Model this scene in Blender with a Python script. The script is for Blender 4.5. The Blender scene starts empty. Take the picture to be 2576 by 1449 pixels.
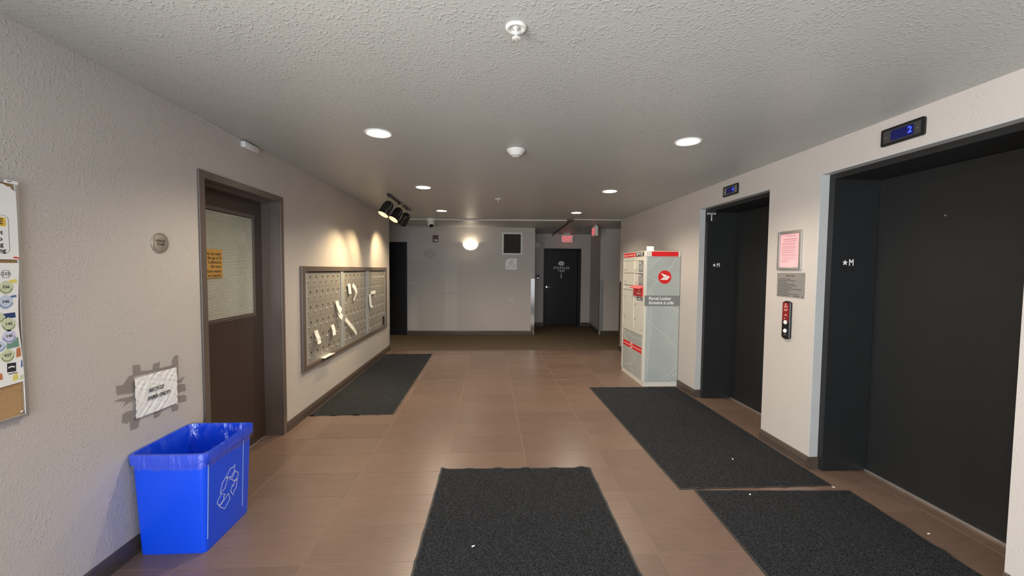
import bpy, bmesh, math, random
from mathutils import Vector, Matrix
random.seed(7)
PI = math.pi
SC = bpy.context.scene
COL = SC.collection

# ------------------------------------------------------------------ camera, world, light, exposure
CAM_Z, YAW, PITCH, ROLL, FPX = 1.4975, .0557, .0466, .0086, 1000.0
fw = Vector((math.sin(YAW)*math.cos(PITCH), math.cos(YAW)*math.cos(PITCH), -math.sin(PITCH)))
r0 = Vector((math.cos(YAW), -math.sin(YAW), 0)); u0 = r0.cross(fw)
rr = math.cos(ROLL)*r0 + math.sin(ROLL)*u0; uu = -math.sin(ROLL)*r0 + math.cos(ROLL)*u0
cd = bpy.data.cameras.new('camera'); cam = bpy.data.objects.new('camera', cd); COL.objects.link(cam)
cd.sensor_fit = 'HORIZONTAL'; cd.sensor_width = 36; cd.lens = FPX/2576*36; cd.clip_start = .02
cam.matrix_world = Matrix(((rr.x, uu.x, -fw.x, 0), (rr.y, uu.y, -fw.y, 0), (rr.z, uu.z, -fw.z, CAM_Z), (0, 0, 0, 1)))
SC.camera = cam

w = bpy.data.worlds.new('daylight'); SC.world = w; w.use_nodes = True
bg = w.node_tree.nodes['Background']; bg.inputs[0].default_value = (.62, .74, 1, 1); bg.inputs[1].default_value = 1.0

def area(name, loc, direction, sx, sy, power, color):
    l = bpy.data.lights.new(name, 'AREA'); l.shape = 'RECTANGLE'; l.size = sx; l.size_y = sy
    l.energy = power; l.color = color
    o = bpy.data.objects.new(name, l); COL.objects.link(o); o.location = loc
    o.rotation_euler = Vector(direction).to_track_quat('-Z', 'Y').to_euler()
    return o
# daylight entering through the two glazed openings behind the camera
area('daylight_front', (-.35, -2.55, 1.2), (.08, 1, .35), 2.3, 2.1, 105, (.72, .86, 1.0))
area('daylight_left', (-2.15, -.9, 1.25), (1, .25, .34), 2.2, 2.0, 255, (1.0, .965, .92))
LAMP = 12.0      # radiance of the downlight lenses
WARM = (1.0, .86, .68)
DOWN_W = 92.0      # power of each downlight's lamp
SC.view_settings.view_transform = 'Standard'; SC.view_settings.look = 'None'
SC.view_settings.exposure = 0.16; SC.view_settings.gamma = 1.0; SC.view_settings.use_curve_mapping = False
SC.cycles.use_denoising = True
SC.cycles.max_bounces = 8; SC.cycles.diffuse_bounces = 5; SC.cycles.sample_clamp_indirect = 6

# ------------------------------------------------------------------ materials
def lin(r, g, b):
    return tuple(((c/255)/12.92 if c/255 <= .04045 else ((c/255+.055)/1.055)**2.4) for c in (r, g, b))+(1,)
def nd(nt, t, **k):
    n = nt.nodes.new(t)
    for a, v in k.items(): setattr(n, a, v)
    return n
def mat(name, col, rough=.5, metal=0, var=.06, scale=6, bump=0, bscale=200, emit=None, estr=0, spec=.5, coat=0, stretch=(1, 1, 1)):
    m = bpy.data.materials.new(name); m.use_nodes = True; nt = m.node_tree
    p = nt.nodes['Principled BSDF']; p.inputs['Roughness'].default_value = rough; p.inputs['Metallic'].default_value = metal
    p.inputs['Specular IOR Level'].default_value = spec; p.inputs['Coat Weight'].default_value = coat
    tc = nd(nt, 'ShaderNodeTexCoord'); mp = nd(nt, 'ShaderNodeMapping'); mp.inputs['Scale'].default_value = stretch
    nt.links.new(tc.outputs['Object'], mp.inputs[0])
    ns = nd(nt, 'ShaderNodeTexNoise'); ns.inputs['Scale'].default_value = scale; ns.inputs['Detail'].default_value = 4
    nt.links.new(mp.outputs[0], ns.inputs['Vector'])
    mx = nd(nt, 'ShaderNodeMix', data_type='RGBA')
    mx.inputs['A'].default_value = tuple(c*(1-var) for c in col[:3])+(1,)
    mx.inputs['B'].default_value = tuple(min(1, c*(1+var)) for c in col[:3])+(1,)
    nt.links.new(ns.outputs['Fac'], mx.inputs['Factor']); nt.links.new(mx.outputs['Result'], p.inputs['Base Color'])
    if bump:
        n2 = nd(nt, 'ShaderNodeTexNoise'); n2.inputs['Scale'].default_value = bscale; n2.inputs['Detail'].default_value = 3
        nt.links.new(mp.outputs[0], n2.inputs['Vector'])
        b = nd(nt, 'ShaderNodeBump'); b.inputs['Strength'].default_value = bump; b.inputs['Distance'].default_value = .002
        nt.links.new(n2.outputs['Fac'], b.inputs['Height']); nt.links.new(b.outputs[0], p.inputs['Normal'])
    if emit:
        p.inputs['Emission Color'].default_value = emit; p.inputs['Emission Strength'].default_value = estr
    return m
def plaster(name, col, rough, s1, lo, hi, dist, fine=.15, spec=.35, patch=.05):
    """knock-down plaster: blobs and ridges raised over a flat coat"""
    m = mat(name, col, rough, var=patch, scale=1.3, spec=spec); nt = m.node_tree; p = nt.nodes['Principled BSDF']
    tc = nd(nt, 'ShaderNodeTexCoord')
    n1 = nd(nt, 'ShaderNodeTexNoise'); n1.inputs['Scale'].default_value = s1; n1.inputs['Detail'].default_value = 4; n1.inputs['Roughness'].default_value = .45; n1.inputs['Distortion'].default_value = .25
    n2 = nd(nt, 'ShaderNodeTexNoise'); n2.inputs['Scale'].default_value = s1*3.2; n2.inputs['Detail'].default_value = 2
    n3 = nd(nt, 'ShaderNodeTexNoise'); n3.inputs['Scale'].default_value = 5; n3.inputs['Detail'].default_value = 2
    for n in (n1, n2, n3): nt.links.new(tc.outputs['Object'], n.inputs['Vector'])
    mr = nd(nt, 'ShaderNodeMapRange', interpolation_type='SMOOTHSTEP'); mr.inputs['From Min'].default_value = lo; mr.inputs['From Max'].default_value = hi
    nt.links.new(n1.outputs['Fac'], mr.inputs['Value'])
    m3 = nd(nt, 'ShaderNodeMapRange'); m3.inputs['From Min'].default_value = .35; m3.inputs['From Max'].default_value = .65
    m3.inputs['To Min'].default_value = .45; m3.inputs['To Max'].default_value = 1.0
    nt.links.new(n3.outputs['Fac'], m3.inputs['Value'])
    ml = nd(nt, 'ShaderNodeMath', operation='MULTIPLY'); nt.links.new(mr.outputs[0], ml.inputs[0]); nt.links.new(m3.outputs[0], ml.inputs[1])
    ma = nd(nt, 'ShaderNodeMath', operation='MULTIPLY_ADD'); ma.inputs[1].default_value = fine
    nt.links.new(n2.outputs['Fac'], ma.inputs[0]); nt.links.new(ml.outputs[0], ma.inputs[2])
    b = nd(nt, 'ShaderNodeBump'); b.inputs['Strength'].default_value = 1; b.inputs['Distance'].default_value = dist
    nt.links.new(ma.outputs[0], b.inputs['Height']); nt.links.new(b.outputs[0], p.inputs['Normal'])
    return m

WALLC = (.53, .488, .45, 1)
M_WALL = plaster('taupe_knockdown_plaster', WALLC, .55, 88, .49, .78, .0018, fine=.12)
M_WALLR = plaster('fine_taupe_plaster', WALLC, .55, 130, .48, .75, .0010, fine=.2)
M_WALLS = plaster('smooth_taupe_paint', (.51, .467, .422, 1), .42, 90, .5, .75, .0006, patch=.10)
M_CEIL = plaster('ceiling_knockdown_plaster', (.465, .475, .455, 1), .40, 85, .49, .76, .0024, spec=.5, fine=.10)
M_CORNER = mat('pale_corner_paint', (.50, .50, .485, 1), .45)
M_GROUT = mat('pale_grout', (.31, .23, .178, 1), .8, var=.25, scale=3)
M_CARPET = mat('brown_corridor_carpet', (.125, .095, .065, 1), .95, var=.25, scale=300, bump=.6, bscale=500, spec=.1)
M_BASE = mat('dark_brown_baseboard', (.075, .056, .044, 1), .4, var=.2, scale=8)
M_BROWN = mat('brown_door_frame_paint', (.125, .096, .08, 1), .28, var=.08, spec=.8)
M_DOORB = mat('dark_brown_door_paint', (.055, .036, .027, 1), .38, var=.12)
M_BLACKD = mat('black_brown_door_paint', (.009, .0075, .007, 1), .42, var=.1, spec=.35)
M_ELEV = mat('charcoal_elevator_enamel', (.0155, .0162, .0165, 1), .45, var=.08, bump=.05, bscale=600, spec=.38)
M_STEEL = mat('brushed_steel', (.55, .54, .52, 1), .32, metal=1, var=.08, scale=60, stretch=(1, 30, 1))
M_MIRST = mat('polished_steel', (.8, .81, .8, 1), .12, metal=1, var=.03)
M_ALU = mat('satin_aluminium', (.62, .62, .6, 1), .38, metal=.85, var=.05)
M_MBOX = mat('mailbox_aluminium', (.36, .338, .30, 1), .42, metal=.35, var=.07, scale=15)
M_MBTRIM = mat('mailbox_divider_aluminium', (.44, .455, .44, 1), .38, metal=.3, var=.05)
M_CHROME = mat('chrome', (.85, .85, .83, 1), .12, metal=1, var=.02)
M_BLACK = mat('black_enamel', (.010, .010, .011, 1), .3, var=.1)
M_BLACKM = mat('matt_black', (.008, .008, .008, 1), .7, var=.1)
M_DGREY = mat('dark_grey_plastic', (.045, .042, .04, 1), .5)
M_WHITE = mat('white_plastic', (.72, .72, .68, 1), .4, var=.03)
M_PAPER = mat('white_paper', (.86, .85, .82, 1), .8, var=.03, spec=.2)
M_INK = mat('black_ink', (.02, .02, .022, 1), .8)
M_GINK = mat('grey_ink', (.22, .20, .20, 1), .8)
M_RED = mat('red_print', (.70, .010, .012, 1), .45, var=.06)
M_PINKW = mat('pale_pink_print', (.82, .42, .40, 1), .6)
M_BEIGE = mat('beige_locker_enamel', (.66, .64, .56, 1), .4, var=.04)
M_LGREY = mat('grey_locker_print', (.40, .43, .405, 1), .38, var=.12, scale=4)
M_LGREY2 = mat('pale_grey_print_line', (.60, .62, .585, 1), .45)
M_LBAND = mat('dark_grey_print_band', (.20, .212, .205, 1), .45)
M_PLATE = mat('grey_engraved_plate', (.30, .285, .27, 1), .38, metal=.25, var=.05)
M_YELLOW = mat('amber_notice', (.46, .255, .055, 1), .7, var=.05)
M_YEL2 = mat('yellow_print', (.80, .50, .07, 1), .7)
M_PINK = mat('pink_paper', (.84, .47, .50, 1), .8, var=.04)
M_CORK = mat('cork', (.42, .26, .12, 1), .9, var=.2, scale=120, bump=.3, bscale=300)
M_BLUEP = mat('blue_bin_plastic', (.0006, .078, .88, 1), .40, var=.03, coat=.1)
M_PALEB = mat('pale_blue_print', (.30, .48, .92, 1), .45)
M_STROBE = mat('dark_red_alarm_plastic', (.12, .012, .01, 1), .4)
M_GRILLE = mat('dark_grille', (.055, .055, .045, 1), .6)
M_TAPE = mat('taupe_tape_residue', (.285, .255, .235, 1), .35, var=.08, scale=30)
M_BLIND = mat('pale_ribbed_blind', (.80, .78, .70, 1), .7, var=.03)
M_MAT = mat('charcoal_mat_pile', (.027, .029, .033, 1), .95, var=.8, scale=190, bump=.8, bscale=330, spec=.2)
M_RUB = mat('black_rubber_edge', (.030, .030, .029, 1), .6, var=.2)
M_DISC = mat('brushed_round_plate', (.62, .57, .50, 1), .3, metal=.75, var=.05)
M_LENS = mat('lit_lamp_lens', (.9, .88, .8, 1), .5, emit=WARM+(1,), estr=LAMP)
M_TRIMW = mat('white_lamp_trim', (.80, .79, .76, 1), .4)
M_TRKIN = mat('lit_spot_reflector', (.9, .75, .45, 1), .3, emit=(1, .70, .34, 1), estr=.75)
M_TRKB = mat('lit_spot_bulb', (.9, .8, .6, 1), .5, emit=(1, .76, .42, 1), estr=2.5)
M_SCON = mat('lit_sconce_glass', (.95, .93, .88, 1), .4, emit=(1, .90, .74, 1), estr=1.15)
M_EXITR = mat('lit_exit_letters', (.8, .08, .1, 1), .5, emit=(1, .13, .17, 1), estr=.8)
M_EXITW = mat('exit_face', (.62, .50, .46, 1), .5, emit=(1, .5, .42, 1), estr=.16)
M_LCD = mat('blue_display_glass', (.004, .006, .05, 1), .2, emit=(.005, .008, .25, 1), estr=.14)
M_DIGIT = mat('lit_blue_digit', (.05, .1, .9, 1), .4, emit=(.03, .06, 1, 1), estr=1.3)
M_BTN = mat('lit_button_lens', (.85, .83, .78, 1), .3, emit=(1, .95, .85, 1), estr=.06)
def colour(n, r, g, b): return mat(n, lin(r, g, b), .75, var=.12, scale=60)
M_GRNW = colour('green_wash', 203, 210, 176); M_BLUW = colour('blue_wash', 196, 208, 226); M_VIOW = colour('violet_wash', 208, 208, 228)
M_NAVY = colour('navy_paint', 40, 60, 110); M_TEAL = colour('teal_paint', 110, 150, 130); M_ORGP = colour('orange_paint', 190, 120, 80)
M_YELW = colour('yellow_wash', 225, 210, 110); M_GRNL = colour('green_line', 120, 135, 95); M_BLUL = colour('blue_line', 95, 120, 165)

def tile_material():
    m = mat('brown_porcelain', (.182, .120, .092, 1), .29, var=.10, scale=5, spec=.5); nt = m.node_tree; p = nt.nodes['Principled BSDF']
    tc = nd(nt, 'ShaderNodeTexCoord'); mp = nd(nt, 'ShaderNodeMapping'); mp.inputs['Scale'].default_value = (6, 90, 1)
    oi = nd(nt, 'ShaderNodeObjectInfo')
    nt.links.new(tc.outputs['Object'], mp.inputs[0]); nt.links.new(oi.outputs['Random'], mp.inputs['Location'])
    n = nd(nt, 'ShaderNodeTexNoise'); n.inputs['Scale'].default_value = 1.6; n.inputs['Detail'].default_value = 5
    nt.links.new(mp.outputs[0], n.inputs['Vector'])
    mr = nd(nt, 'ShaderNodeMapRange'); mr.inputs['From Min'].default_value = .3; mr.inputs['From Max'].default_value = .7
    mr.inputs['To Min'].default_value = .90; mr.inputs['To Max'].default_value = 1.10; nt.links.new(n.outputs['Fac'], mr.inputs['Value'])
    r2 = nd(nt, 'ShaderNodeMapRange'); r2.inputs['To Min'].default_value = .92; r2.inputs['To Max'].default_value = 1.08
    nt.links.new(oi.outputs['Random'], r2.inputs['Value'])
    mu = nd(nt, 'ShaderNodeMath', operation='MULTIPLY'); nt.links.new(mr.outputs[0], mu.inputs[0]); nt.links.new(r2.outputs[0], mu.inputs[1])
    hs = nd(nt, 'ShaderNodeHueSaturation'); nt.links.new(mu.outputs[0], hs.inputs['Value'])
    src = p.inputs['Base Color'].links[0].from_socket; nt.links.new(src, hs.inputs['Color']); nt.links.new(hs.outputs[0], p.inputs['Base Color'])
    b = nd(nt, 'ShaderNodeBump'); b.inputs['Strength'].default_value = .25; b.inputs['Distance'].default_value = .0006
    nt.links.new(n.outputs['Fac'], b.inputs['Height']); nt.links.new(b.outputs[0], p.inputs['Normal'])
    return m
M_TILE = tile_material()
_n = [n for n in M_MAT.node_tree.nodes if n.type == 'TEX_NOISE' and n.inputs['Scale'].default_value == 190][0]
_r = nd(M_MAT.node_tree, 'ShaderNodeMapRange'); _r.inputs['From Min'].default_value = .42; _r.inputs['From Max'].default_value = .66
M_MAT.node_tree.links.new(_n.outputs['Fac'], _r.inputs['Value'])
_m = [n for n in M_MAT.node_tree.nodes if n.type == 'MIX'][0]; M_MAT.node_tree.links.new(_r.outputs[0], _m.inputs['Factor'])
def film_material(name, clear, tint, rough, crinkle=False):
    m = bpy.data.materials.new(name); m.use_nodes = True; nt = m.node_tree; nt.nodes.clear()
    out = nd(nt, 'ShaderNodeOutputMaterial'); t = nd(nt, 'ShaderNodeBsdfTransparent'); t.inputs[0].default_value = tint
    g = nd(nt, 'ShaderNodeBsdfGlossy'); g.inputs['Color'].default_value = (.80, .84, .90, 1); g.inputs['Roughness'].default_value = rough
    n = nd(nt, 'ShaderNodeTexNoise'); n.inputs['Scale'].default_value = 25
    r = nd(nt, 'ShaderNodeMapRange'); r.inputs['To Min'].default_value = 1-clear-.08; r.inputs['To Max'].default_value = 1-clear+.08
    nt.links.new(n.outputs['Fac'], r.inputs['Value'])
    if crinkle:
        tc = nd(nt, 'ShaderNodeTexCoord'); mp = nd(nt, 'ShaderNodeMapping'); mp.inputs['Scale'].default_value = (13, 13, 4); nt.links.new(tc.outputs['Object'], mp.inputs[0])
        n5 = nd(nt, 'ShaderNodeTexNoise'); n5.inputs['Scale'].default_value = 1; n5.inputs['Detail'].default_value = 4; n5.inputs['Distortion'].default_value = 1.2; nt.links.new(mp.outputs[0], n5.inputs['Vector'])
        bp = nd(nt, 'ShaderNodeBump'); bp.inputs['Strength'].default_value = 1; bp.inputs['Distance'].default_value = .02; nt.links.new(n5.outputs['Fac'], bp.inputs['Height']); nt.links.new(bp.outputs[0], g.inputs['Normal'])
    mx = nd(nt, 'ShaderNodeMixShader'); nt.links.new(r.outputs[0], mx.inputs[0]); nt.links.new(t.outputs[0], mx.inputs[1]); nt.links.new(g.outputs[0], mx.inputs[2])
    nt.links.new(mx.outputs[0], out.inputs[0])
    return m
M_FILM = film_material('clear_plastic_film', .85, (.95, .965, .985, 1), .14, True)
M_GLASS = film_material('door_glass', .90, (.93, .94, .92, 1), .05)

# ------------------------------------------------------------------ mesh builder
class MB:
    def __init__(self): self.bm = bmesh.new()
    def box(self, x0, x1, y0, y1, z0, z1, M=None, bev=0):
        vs = [self.bm.verts.new((x, y, z)) for x in (x0, x1) for y in (y0, y1) for z in (z0, z1)]
        fs = [self.bm.faces.new([vs[i] for i in q]) for q in ((0, 1, 3, 2), (4, 6, 7, 5), (0, 4, 5, 1), (2, 3, 7, 6), (0, 2, 6, 4), (1, 5, 7, 3))]
        if bev:
            es = set(e for f in fs for e in f.edges)
            g = bmesh.ops.bevel(self.bm, geom=list(es), offset=bev, segments=2, affect='EDGES', profile=.5)
            vs = list(set(v for f in g['faces'] for v in f.verts) | set(v for v in vs if v.is_valid))
        if M is not None: bmesh.ops.transform(self.bm, matrix=M, verts=vs)
        return self
    def loft(self, rings, cap0=True, cap1=True, closed=True):
        R = [[self.bm.verts.new(p) for p in ring] for ring in rings]
        n = len(R[0])
        for a, b in zip(R, R[1:]):
            for i in range(n if closed else n-1):
                j = (i+1) % n
                self.bm.faces.new((a[i], a[j], b[j], b[i]))
        if cap0 and closed: self.bm.faces.new(R[0][::-1])
        if cap1 and closed: self.bm.faces.new(R[-1])
        return self
    def lathe(self, prof, seg=32, M=None, cap0=True, cap1=True):
        """profile [(r, z)] about local Z"""
        rings = [[Vector((r*math.cos(2*PI*i/seg), r*math.sin(2*PI*i/seg), z)) for i in range(seg)] for r, z in prof]
        if M is not None: rings = [[M @ p for p in q] for q in rings]
        return self.loft(rings, cap0, cap1)
    def cyl(self, c, axis, r, h, seg=20, r2=None):
        q = Vector((0, 0, 1)).rotation_difference(Vector(axis).normalized()).to_matrix().to_4x4()
        return self.lathe([(r, 0), (r if r2 is None else r2, h)], seg, Matrix.Translation(c) @ q)
    def prism(self, pts, z0, z1):
        a = [self.bm.verts.new((x, y, z0)) for x, y in pts]; b = [self.bm.verts.new((x, y, z1)) for x, y in pts]
        n = len(pts); self.bm.faces.new(a[::-1]); self.bm.faces.new(b)
        for i in range(n): self.bm.faces.new((a[i], a[(i+1) % n], b[(i+1) % n], b[i]))
        return self
    def tube(self, pts, r, seg=10):
        pts = [Vector(p) for p in pts]; rings = []
        for i, p in enumerate(pts):
            t = (pts[min(i+1, len(pts)-1)]-pts[max(i-1, 0)]).normalized()
            a = t.orthogonal().normalized() if i == 0 else (pa - t*pa.dot(t)).normalized()
            pa = a; b = t.cross(a)
            rings.append([p+r*(math.cos(2*PI*k/seg)*a+math.sin(2*PI*k/seg)*b) for k in range(seg)])
        return self.loft(rings)
    def ribbon(self, pts, wd, z0, z1, closed=False):
        pts = [Vector((p[0], p[1])) for p in pts]; n = len(pts); L, Rr = [], []
        for i, p in enumerate(pts):
            a = pts[i-1] if (closed or i > 0) else p; c = pts[(i+1) % n] if (closed or i < n-1) else p
            d1 = (p-a); d2 = (c-p)
            t = ((d1.normalized() if d1.length else Vector((0, 0)))+(d2.normalized() if d2.length else Vector((0, 0))))
            t = t.normalized() if t.length > 1e-6 else d1.normalized()
            nn = Vector((-t.y, t.x)); L.append(p+nn*wd/2); Rr.append(p-nn*wd/2)
        for i in range(n if closed else n-1):
            j = (i+1) % n
            self.prism([L[i], Rr[i], Rr[j], L[j]][::-1], z0, z1)
        return self
    def done(self, name, m, parent=None, smooth=False, fix=True, **props):
        if fix: bmesh.ops.recalc_face_normals(self.bm, faces=self.bm.faces)
        me = bpy.data.meshes.new(name); self.bm.to_mesh(me); self.bm.free(); me.materials.append(m)
        if smooth: me.shade_smooth(); 
        if smooth and hasattr(me, 'set_sharp_from_angle'): me.set_sharp_from_angle(angle=.7)
        o = bpy.data.objects.new(name, me); COL.objects.link(o); o.parent = parent
        for k, v in props.items(): o[k] = v
        return o
def struct(o, label=None, cat=None):
    o['kind'] = 'structure'
    if label: o['label'] = label
    if cat: o['category'] = cat
    return o
def thing(name, label, cat, M=Matrix(), group=None):
    o = bpy.data.objects.new(name, None); COL.objects.link(o); o.empty_display_size = .05
    o.matrix_world = M; o['label'] = label; o['category'] = cat
    if group: o['group'] = group
    return o
def tag(o, label, cat, group=None):
    o['label'] = label; o['category'] = cat
    if group: o['group'] = group
    return o
def copy_tree(o, parent=None):
    c = o.copy(); COL.objects.link(c); c.parent = parent
    for ch in list(o.children): copy_tree(ch, c)
    return c
def frame(o, x, y):
    x, y = Vector(x), Vector(y); z = x.cross(y)
    return Matrix(((x.x, y.x, z.x, o[0]), (x.y, y.y, z.y, o[1]), (x.z, y.z, z.z, o[2]), (0, 0, 0, 1)))
XL, XR, YB, H = -1.84, 2.438, 9.02, 2.44
def fL(y, z, x=XL): return frame((x, y, z), (0, 1, 0), (0, 0, 1))
def fR(y, z, x=XR): return frame((x, y, z), (0, -1, 0), (0, 0, 1))
def fB(x, z, y=YB): return frame((x, y, z), (1, 0, 0), (0, 0, 1))
def fC(x, y): return frame((x, y, H), (1, 0, 0), (0, -1, 0))   # local +Z hangs down from the ceiling
_font = None
def text(s, size, x, y, z, m, parent, name='lettering', align='CENTER', bold=0, sx=1, rot=0, depth=.0004, M=None, shear=0, space=1):
    c = bpy.data.curves.new('t', 'FONT'); c.body = s; c.size = size; c.align_x = align; c.align_y = 'CENTER'
    c.resolution_u = 2; c.extrude = depth; c.offset = bold*size; c.shear = shear; c.space_character = space
    o = bpy.data.objects.new('t', c); COL.objects.link(o)
    dg = bpy.context.evaluated_depsgraph_get(); me = bpy.data.meshes.new_from_object(o.evaluated_get(dg))
    bpy.data.objects.remove(o); bpy.data.curves.remove(c)
    me.transform(Matrix.Translation((x, y, z)) @ Matrix.Rotation(rot, 4, 'Z') @ Matrix.Diagonal((sx, 1, 1, 1)))
    if M is not None: me.transform(M)
    me.name = name; me.materials.clear(); me.materials.append(m)
    t = bpy.data.objects.new(name, me); COL.objects.link(t); t.parent = parent
    return t
def lines(rows, z0, z1):
    """unreadable small print: rows of word-long bars; rows = (x0, x1, y, height)"""
    b = MB()
    for x0, x1, y, h in rows:
        x = x0
        while x < x1-.002:
            L = min(random.uniform(.010, .028), x1-x)
            b.box(x, x+L, y-h/2, y+h/2, z0, z1); x += L+.004
    return b
def circle(r, n=28, cx=0, cy=0, sy=1): return [(cx+r*math.cos(2*PI*i/n), cy+sy*r*math.sin(2*PI*i/n)) for i in range(n)]
def rrect(w_, h_, r, n=5, cx=0, cy=0):
    p = []
    for sx, sy, a0 in ((1, 1, 0), (-1, 1, 90), (-1, -1, 180), (1, -1, 270)):
        for i in range(n+1):
            a = math.radians(a0+90*i/n); p.append((cx+sx*(w_/2-r)+r*math.cos(a), cy+sy*(h_/2-r)+r*math.sin(a)))
    return p

# ------------------------------------------------------------------ setting: floor
fl = struct(MB().box(-5, 5, -2.6, 7.32, -.06, -.0017).done('floor', M_GROUT))
TX0, TDX, TY0, TDY, J = .9-.6125*6, .6125, 1.992-.3028*15, .3028, .0032
NICHES = ((1.725, 2.80), (3.425, 4.49))
tile_mesh = {}
def add_tile(x0, x1, y0, y1):
    k = (round(x1-x0, 3), round(y1-y0, 3))
    if k not in tile_mesh:
        b = MB(); b.box(-(x1-x0)/2, (x1-x0)/2, -(y1-y0)/2, (y1-y0)/2, -.0017, -.0004)
        top = [f for f in b.bm.faces if all(v.co.z > -.001 for v in f.verts)]
        bmesh.ops.bevel(b.bm, geom=[e for f in top for e in f.edges], offset=.0006, segments=1, affect='EDGES')
        bmesh.ops.recalc_face_normals(b.bm, faces=b.bm.faces)
        me = bpy.data.meshes.new('tile'); b.bm.to_mesh(me); b.bm.free(); me.materials.append(M_TILE); tile_mesh[k] = me
    o = bpy.data.objects.new('tile', tile_mesh[k]); COL.objects.link(o); o.parent = fl
    o.location = ((x0+x1)/2, (y0+y1)/2, random.uniform(0, .0003))
for j in range(int((7.32-TY0)/TDY)+1):
    y0, y1 = TY0+j*TDY+J/2, min(TY0+(j+1)*TDY-J/2, 7.318)
    if y1-y0 < .03 or y1 < .3: continue
    niche = any(y1 > a and y0 < b for a, b in NICHES)
    for i in range(12):
        x0, x1 = TX0+i*TDX+J/2, TX0+(i+1)*TDX-J/2
        x0 = max(x0, -1.98 if y1 > 2.69 and y0 < 3.588 else XL+.002); x1 = min(x1, 2.856 if niche else XR-.002)
        if x1-x0 > .02: add_tile(x0, x1, y0, y1)
cp = MB().box(-5, 5, 7.32, 10.7, -.06, .004).done('carpet', M_CARPET)
tag(cp, 'brown low pile carpet of the corridor beyond the tiles', 'carpet')
struct(MB().box(XL, XR, 7.312, 7.328, -.002, .0045).done('trim_1', M_BASE))

# ------------------------------------------------------------------ setting: walls and ceiling
struct(MB().box(-5.2, 5.2, -2.6, 10.8, H, H+.12).done('ceiling', M_CEIL))
b = MB(); t = XL-.22
b.box(t, XL, .25, 2.645, 0, H); b.box(t, XL, 2.645, 3.640, 2.11, H); b.box(t, XL, 3.640, 7.40, 0, H)
b.box(t, XL, -2.6, -2.05, 0, H); b.box(t, XL, -2.05, .25, 0, .12); b.box(t, XL, -2.05, .25, 2.34, H)
struct(b.done('wall_left', M_WALL))
b = MB()
for y0, y1 in ((-2.6, 1.684), (2.839, 3.38), (4.535, 7.35)): b.box(XR, 3.1, y0, y1, 0, H)
for y0, y1 in ((1.684, 2.839), (3.38, 4.535)): b.box(XR, 3.1, y0, y1, 2.215, H); b.box(2.98, 3.1, y0, y1, 0, 2.215)
struct(b.done('wall_right', M_WALLR))
b = MB()   # entrance wall behind the camera with its wide glazed opening
b.box(t, -1.55, -2.75, -2.6, 0, H); b.box(2.15, 3.1, -2.75, -2.6, 0, H); b.box(-1.55, 2.15, -2.75, -2.6, 2.3, H)
struct(b.done('wall_front', M_WALL))
wf = struct(MB().box(-1.55, 2.15, -2.72, -2.64, 0, .06).done('window_1', M_DGREY))
for x in (-1.55, -.33, .88, 2.09): MB().box(x, x+.06, -2.72, -2.64, 0, 2.3).done('mullion', M_DGREY, wf)
wl = struct(MB().box(XL-.14, XL-.06, -2.05, .25, .12, .18).done('window_2', M_DGREY))
for y in (-2.05, -.93, .19): MB().box(XL-.14, XL-.06, y, y+.06, .12, 2.34).done('mullion', M_DGREY, wl)
# corridor beyond the lobby
b = MB()
b.box(-5, -2.80, YB, YB+.15, .0045, H); b.box(-2.80, -1.90, YB, YB+.15, 2.04, H); b.box(-1.90, 1.018, YB, YB+.15, .0045, H)
struct(b.done('wall_back', M_WALLS))
wb = bpy.data.objects['wall_back']
M_PATCH = mat('touched_up_taupe_paint', (.555, .512, .472, 1), .43, var=.03, spec=.35); M_PATCH2 = mat('old_taupe_paint', (.465, .428, .395, 1), .43, var=.03, spec=.35)
for k, (x0, x1, z0, z1, m) in enumerate(((-1.02, -.74, .97, 2.0, M_PATCH), (-1.02, -.74, .1, .93, M_PATCH), (-1.80, -1.66, 1.15, 1.20, M_PATCH), (-1.78, -1.62, .12, .88, M_PATCH), (-1.80, -1.25, 1.66, 2.40, M_PATCH), (.42, .55, .78, .86, M_PATCH))):
    MB().prism(rrect(x1-x0, z1-z0, min(.03, (z1-z0)/2.5), 3, (x0+x1)/2, (z0+z1)/2), .0002, .0006).done('paint_patch', m, wb).matrix_local = frame((0, YB, 0), (1, 0, 0), (0, 0, 1))
MB().prism([(-1.35+.14*math.cos(a)*(1+.12*math.sin(3*a)), 1.82+.13*math.sin(a)*(1+.1*math.cos(5*a))) for a in [2*PI*i/24 for i in range(24)]], .0006, .0009).done('paint_patch', M_PATCH2, wb).matrix_local = frame((0, YB, 0), (1, 0, 0), (0, 0, 1))
b = MB()
b.box(.9, 1.018, YB+.15, 10.6, .0045, H)
b.box(1.018, 1.46, 10.45, 10.75, .0045, H); b.box(2.36, 2.80, 10.45, 10.75, .0045, H); b.box(1.46, 2.36, 10.45, 10.75, 2.03, H); b.box(1.4, 2.4, 10.72, 10.75, .0045, 2.1)
struct(b.done('wall_alcove', M_WALLS))
b = MB(); b.loft([[(2.53, YB, z), (3.05, YB, z), (3.05, 10.45, z), (2.66, 10.45, z)] for z in (.0045, H)])
b.box(3.05, 3.95, YB, YB+.15, 2.05, H); b.box(3.95, 5, YB, YB+.15, .0045, H); b.box(3.05, 3.95, YB+.14, YB+.15, .0045, 2.05)
struct(b.done('wall_back_right', M_WALLS))
struct(MB().box(-5.1, -5, 6.9, 9.2, 0, H).done('wall_corridor_left', M_WALLS))
struct(MB().box(5, 5.1, 6.9, 9.2, 0, H).done('wall_corridor_right', M_WALLS))
struct(MB().box(-5, t, 7.28, 7.40, 0, H).done('wall_corridor_near_left', M_WALLS))
struct(MB().box(3.1, 5, 7.2, 7.35, 0, H).done('wall_corridor_near_right', M_WALLS))
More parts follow.
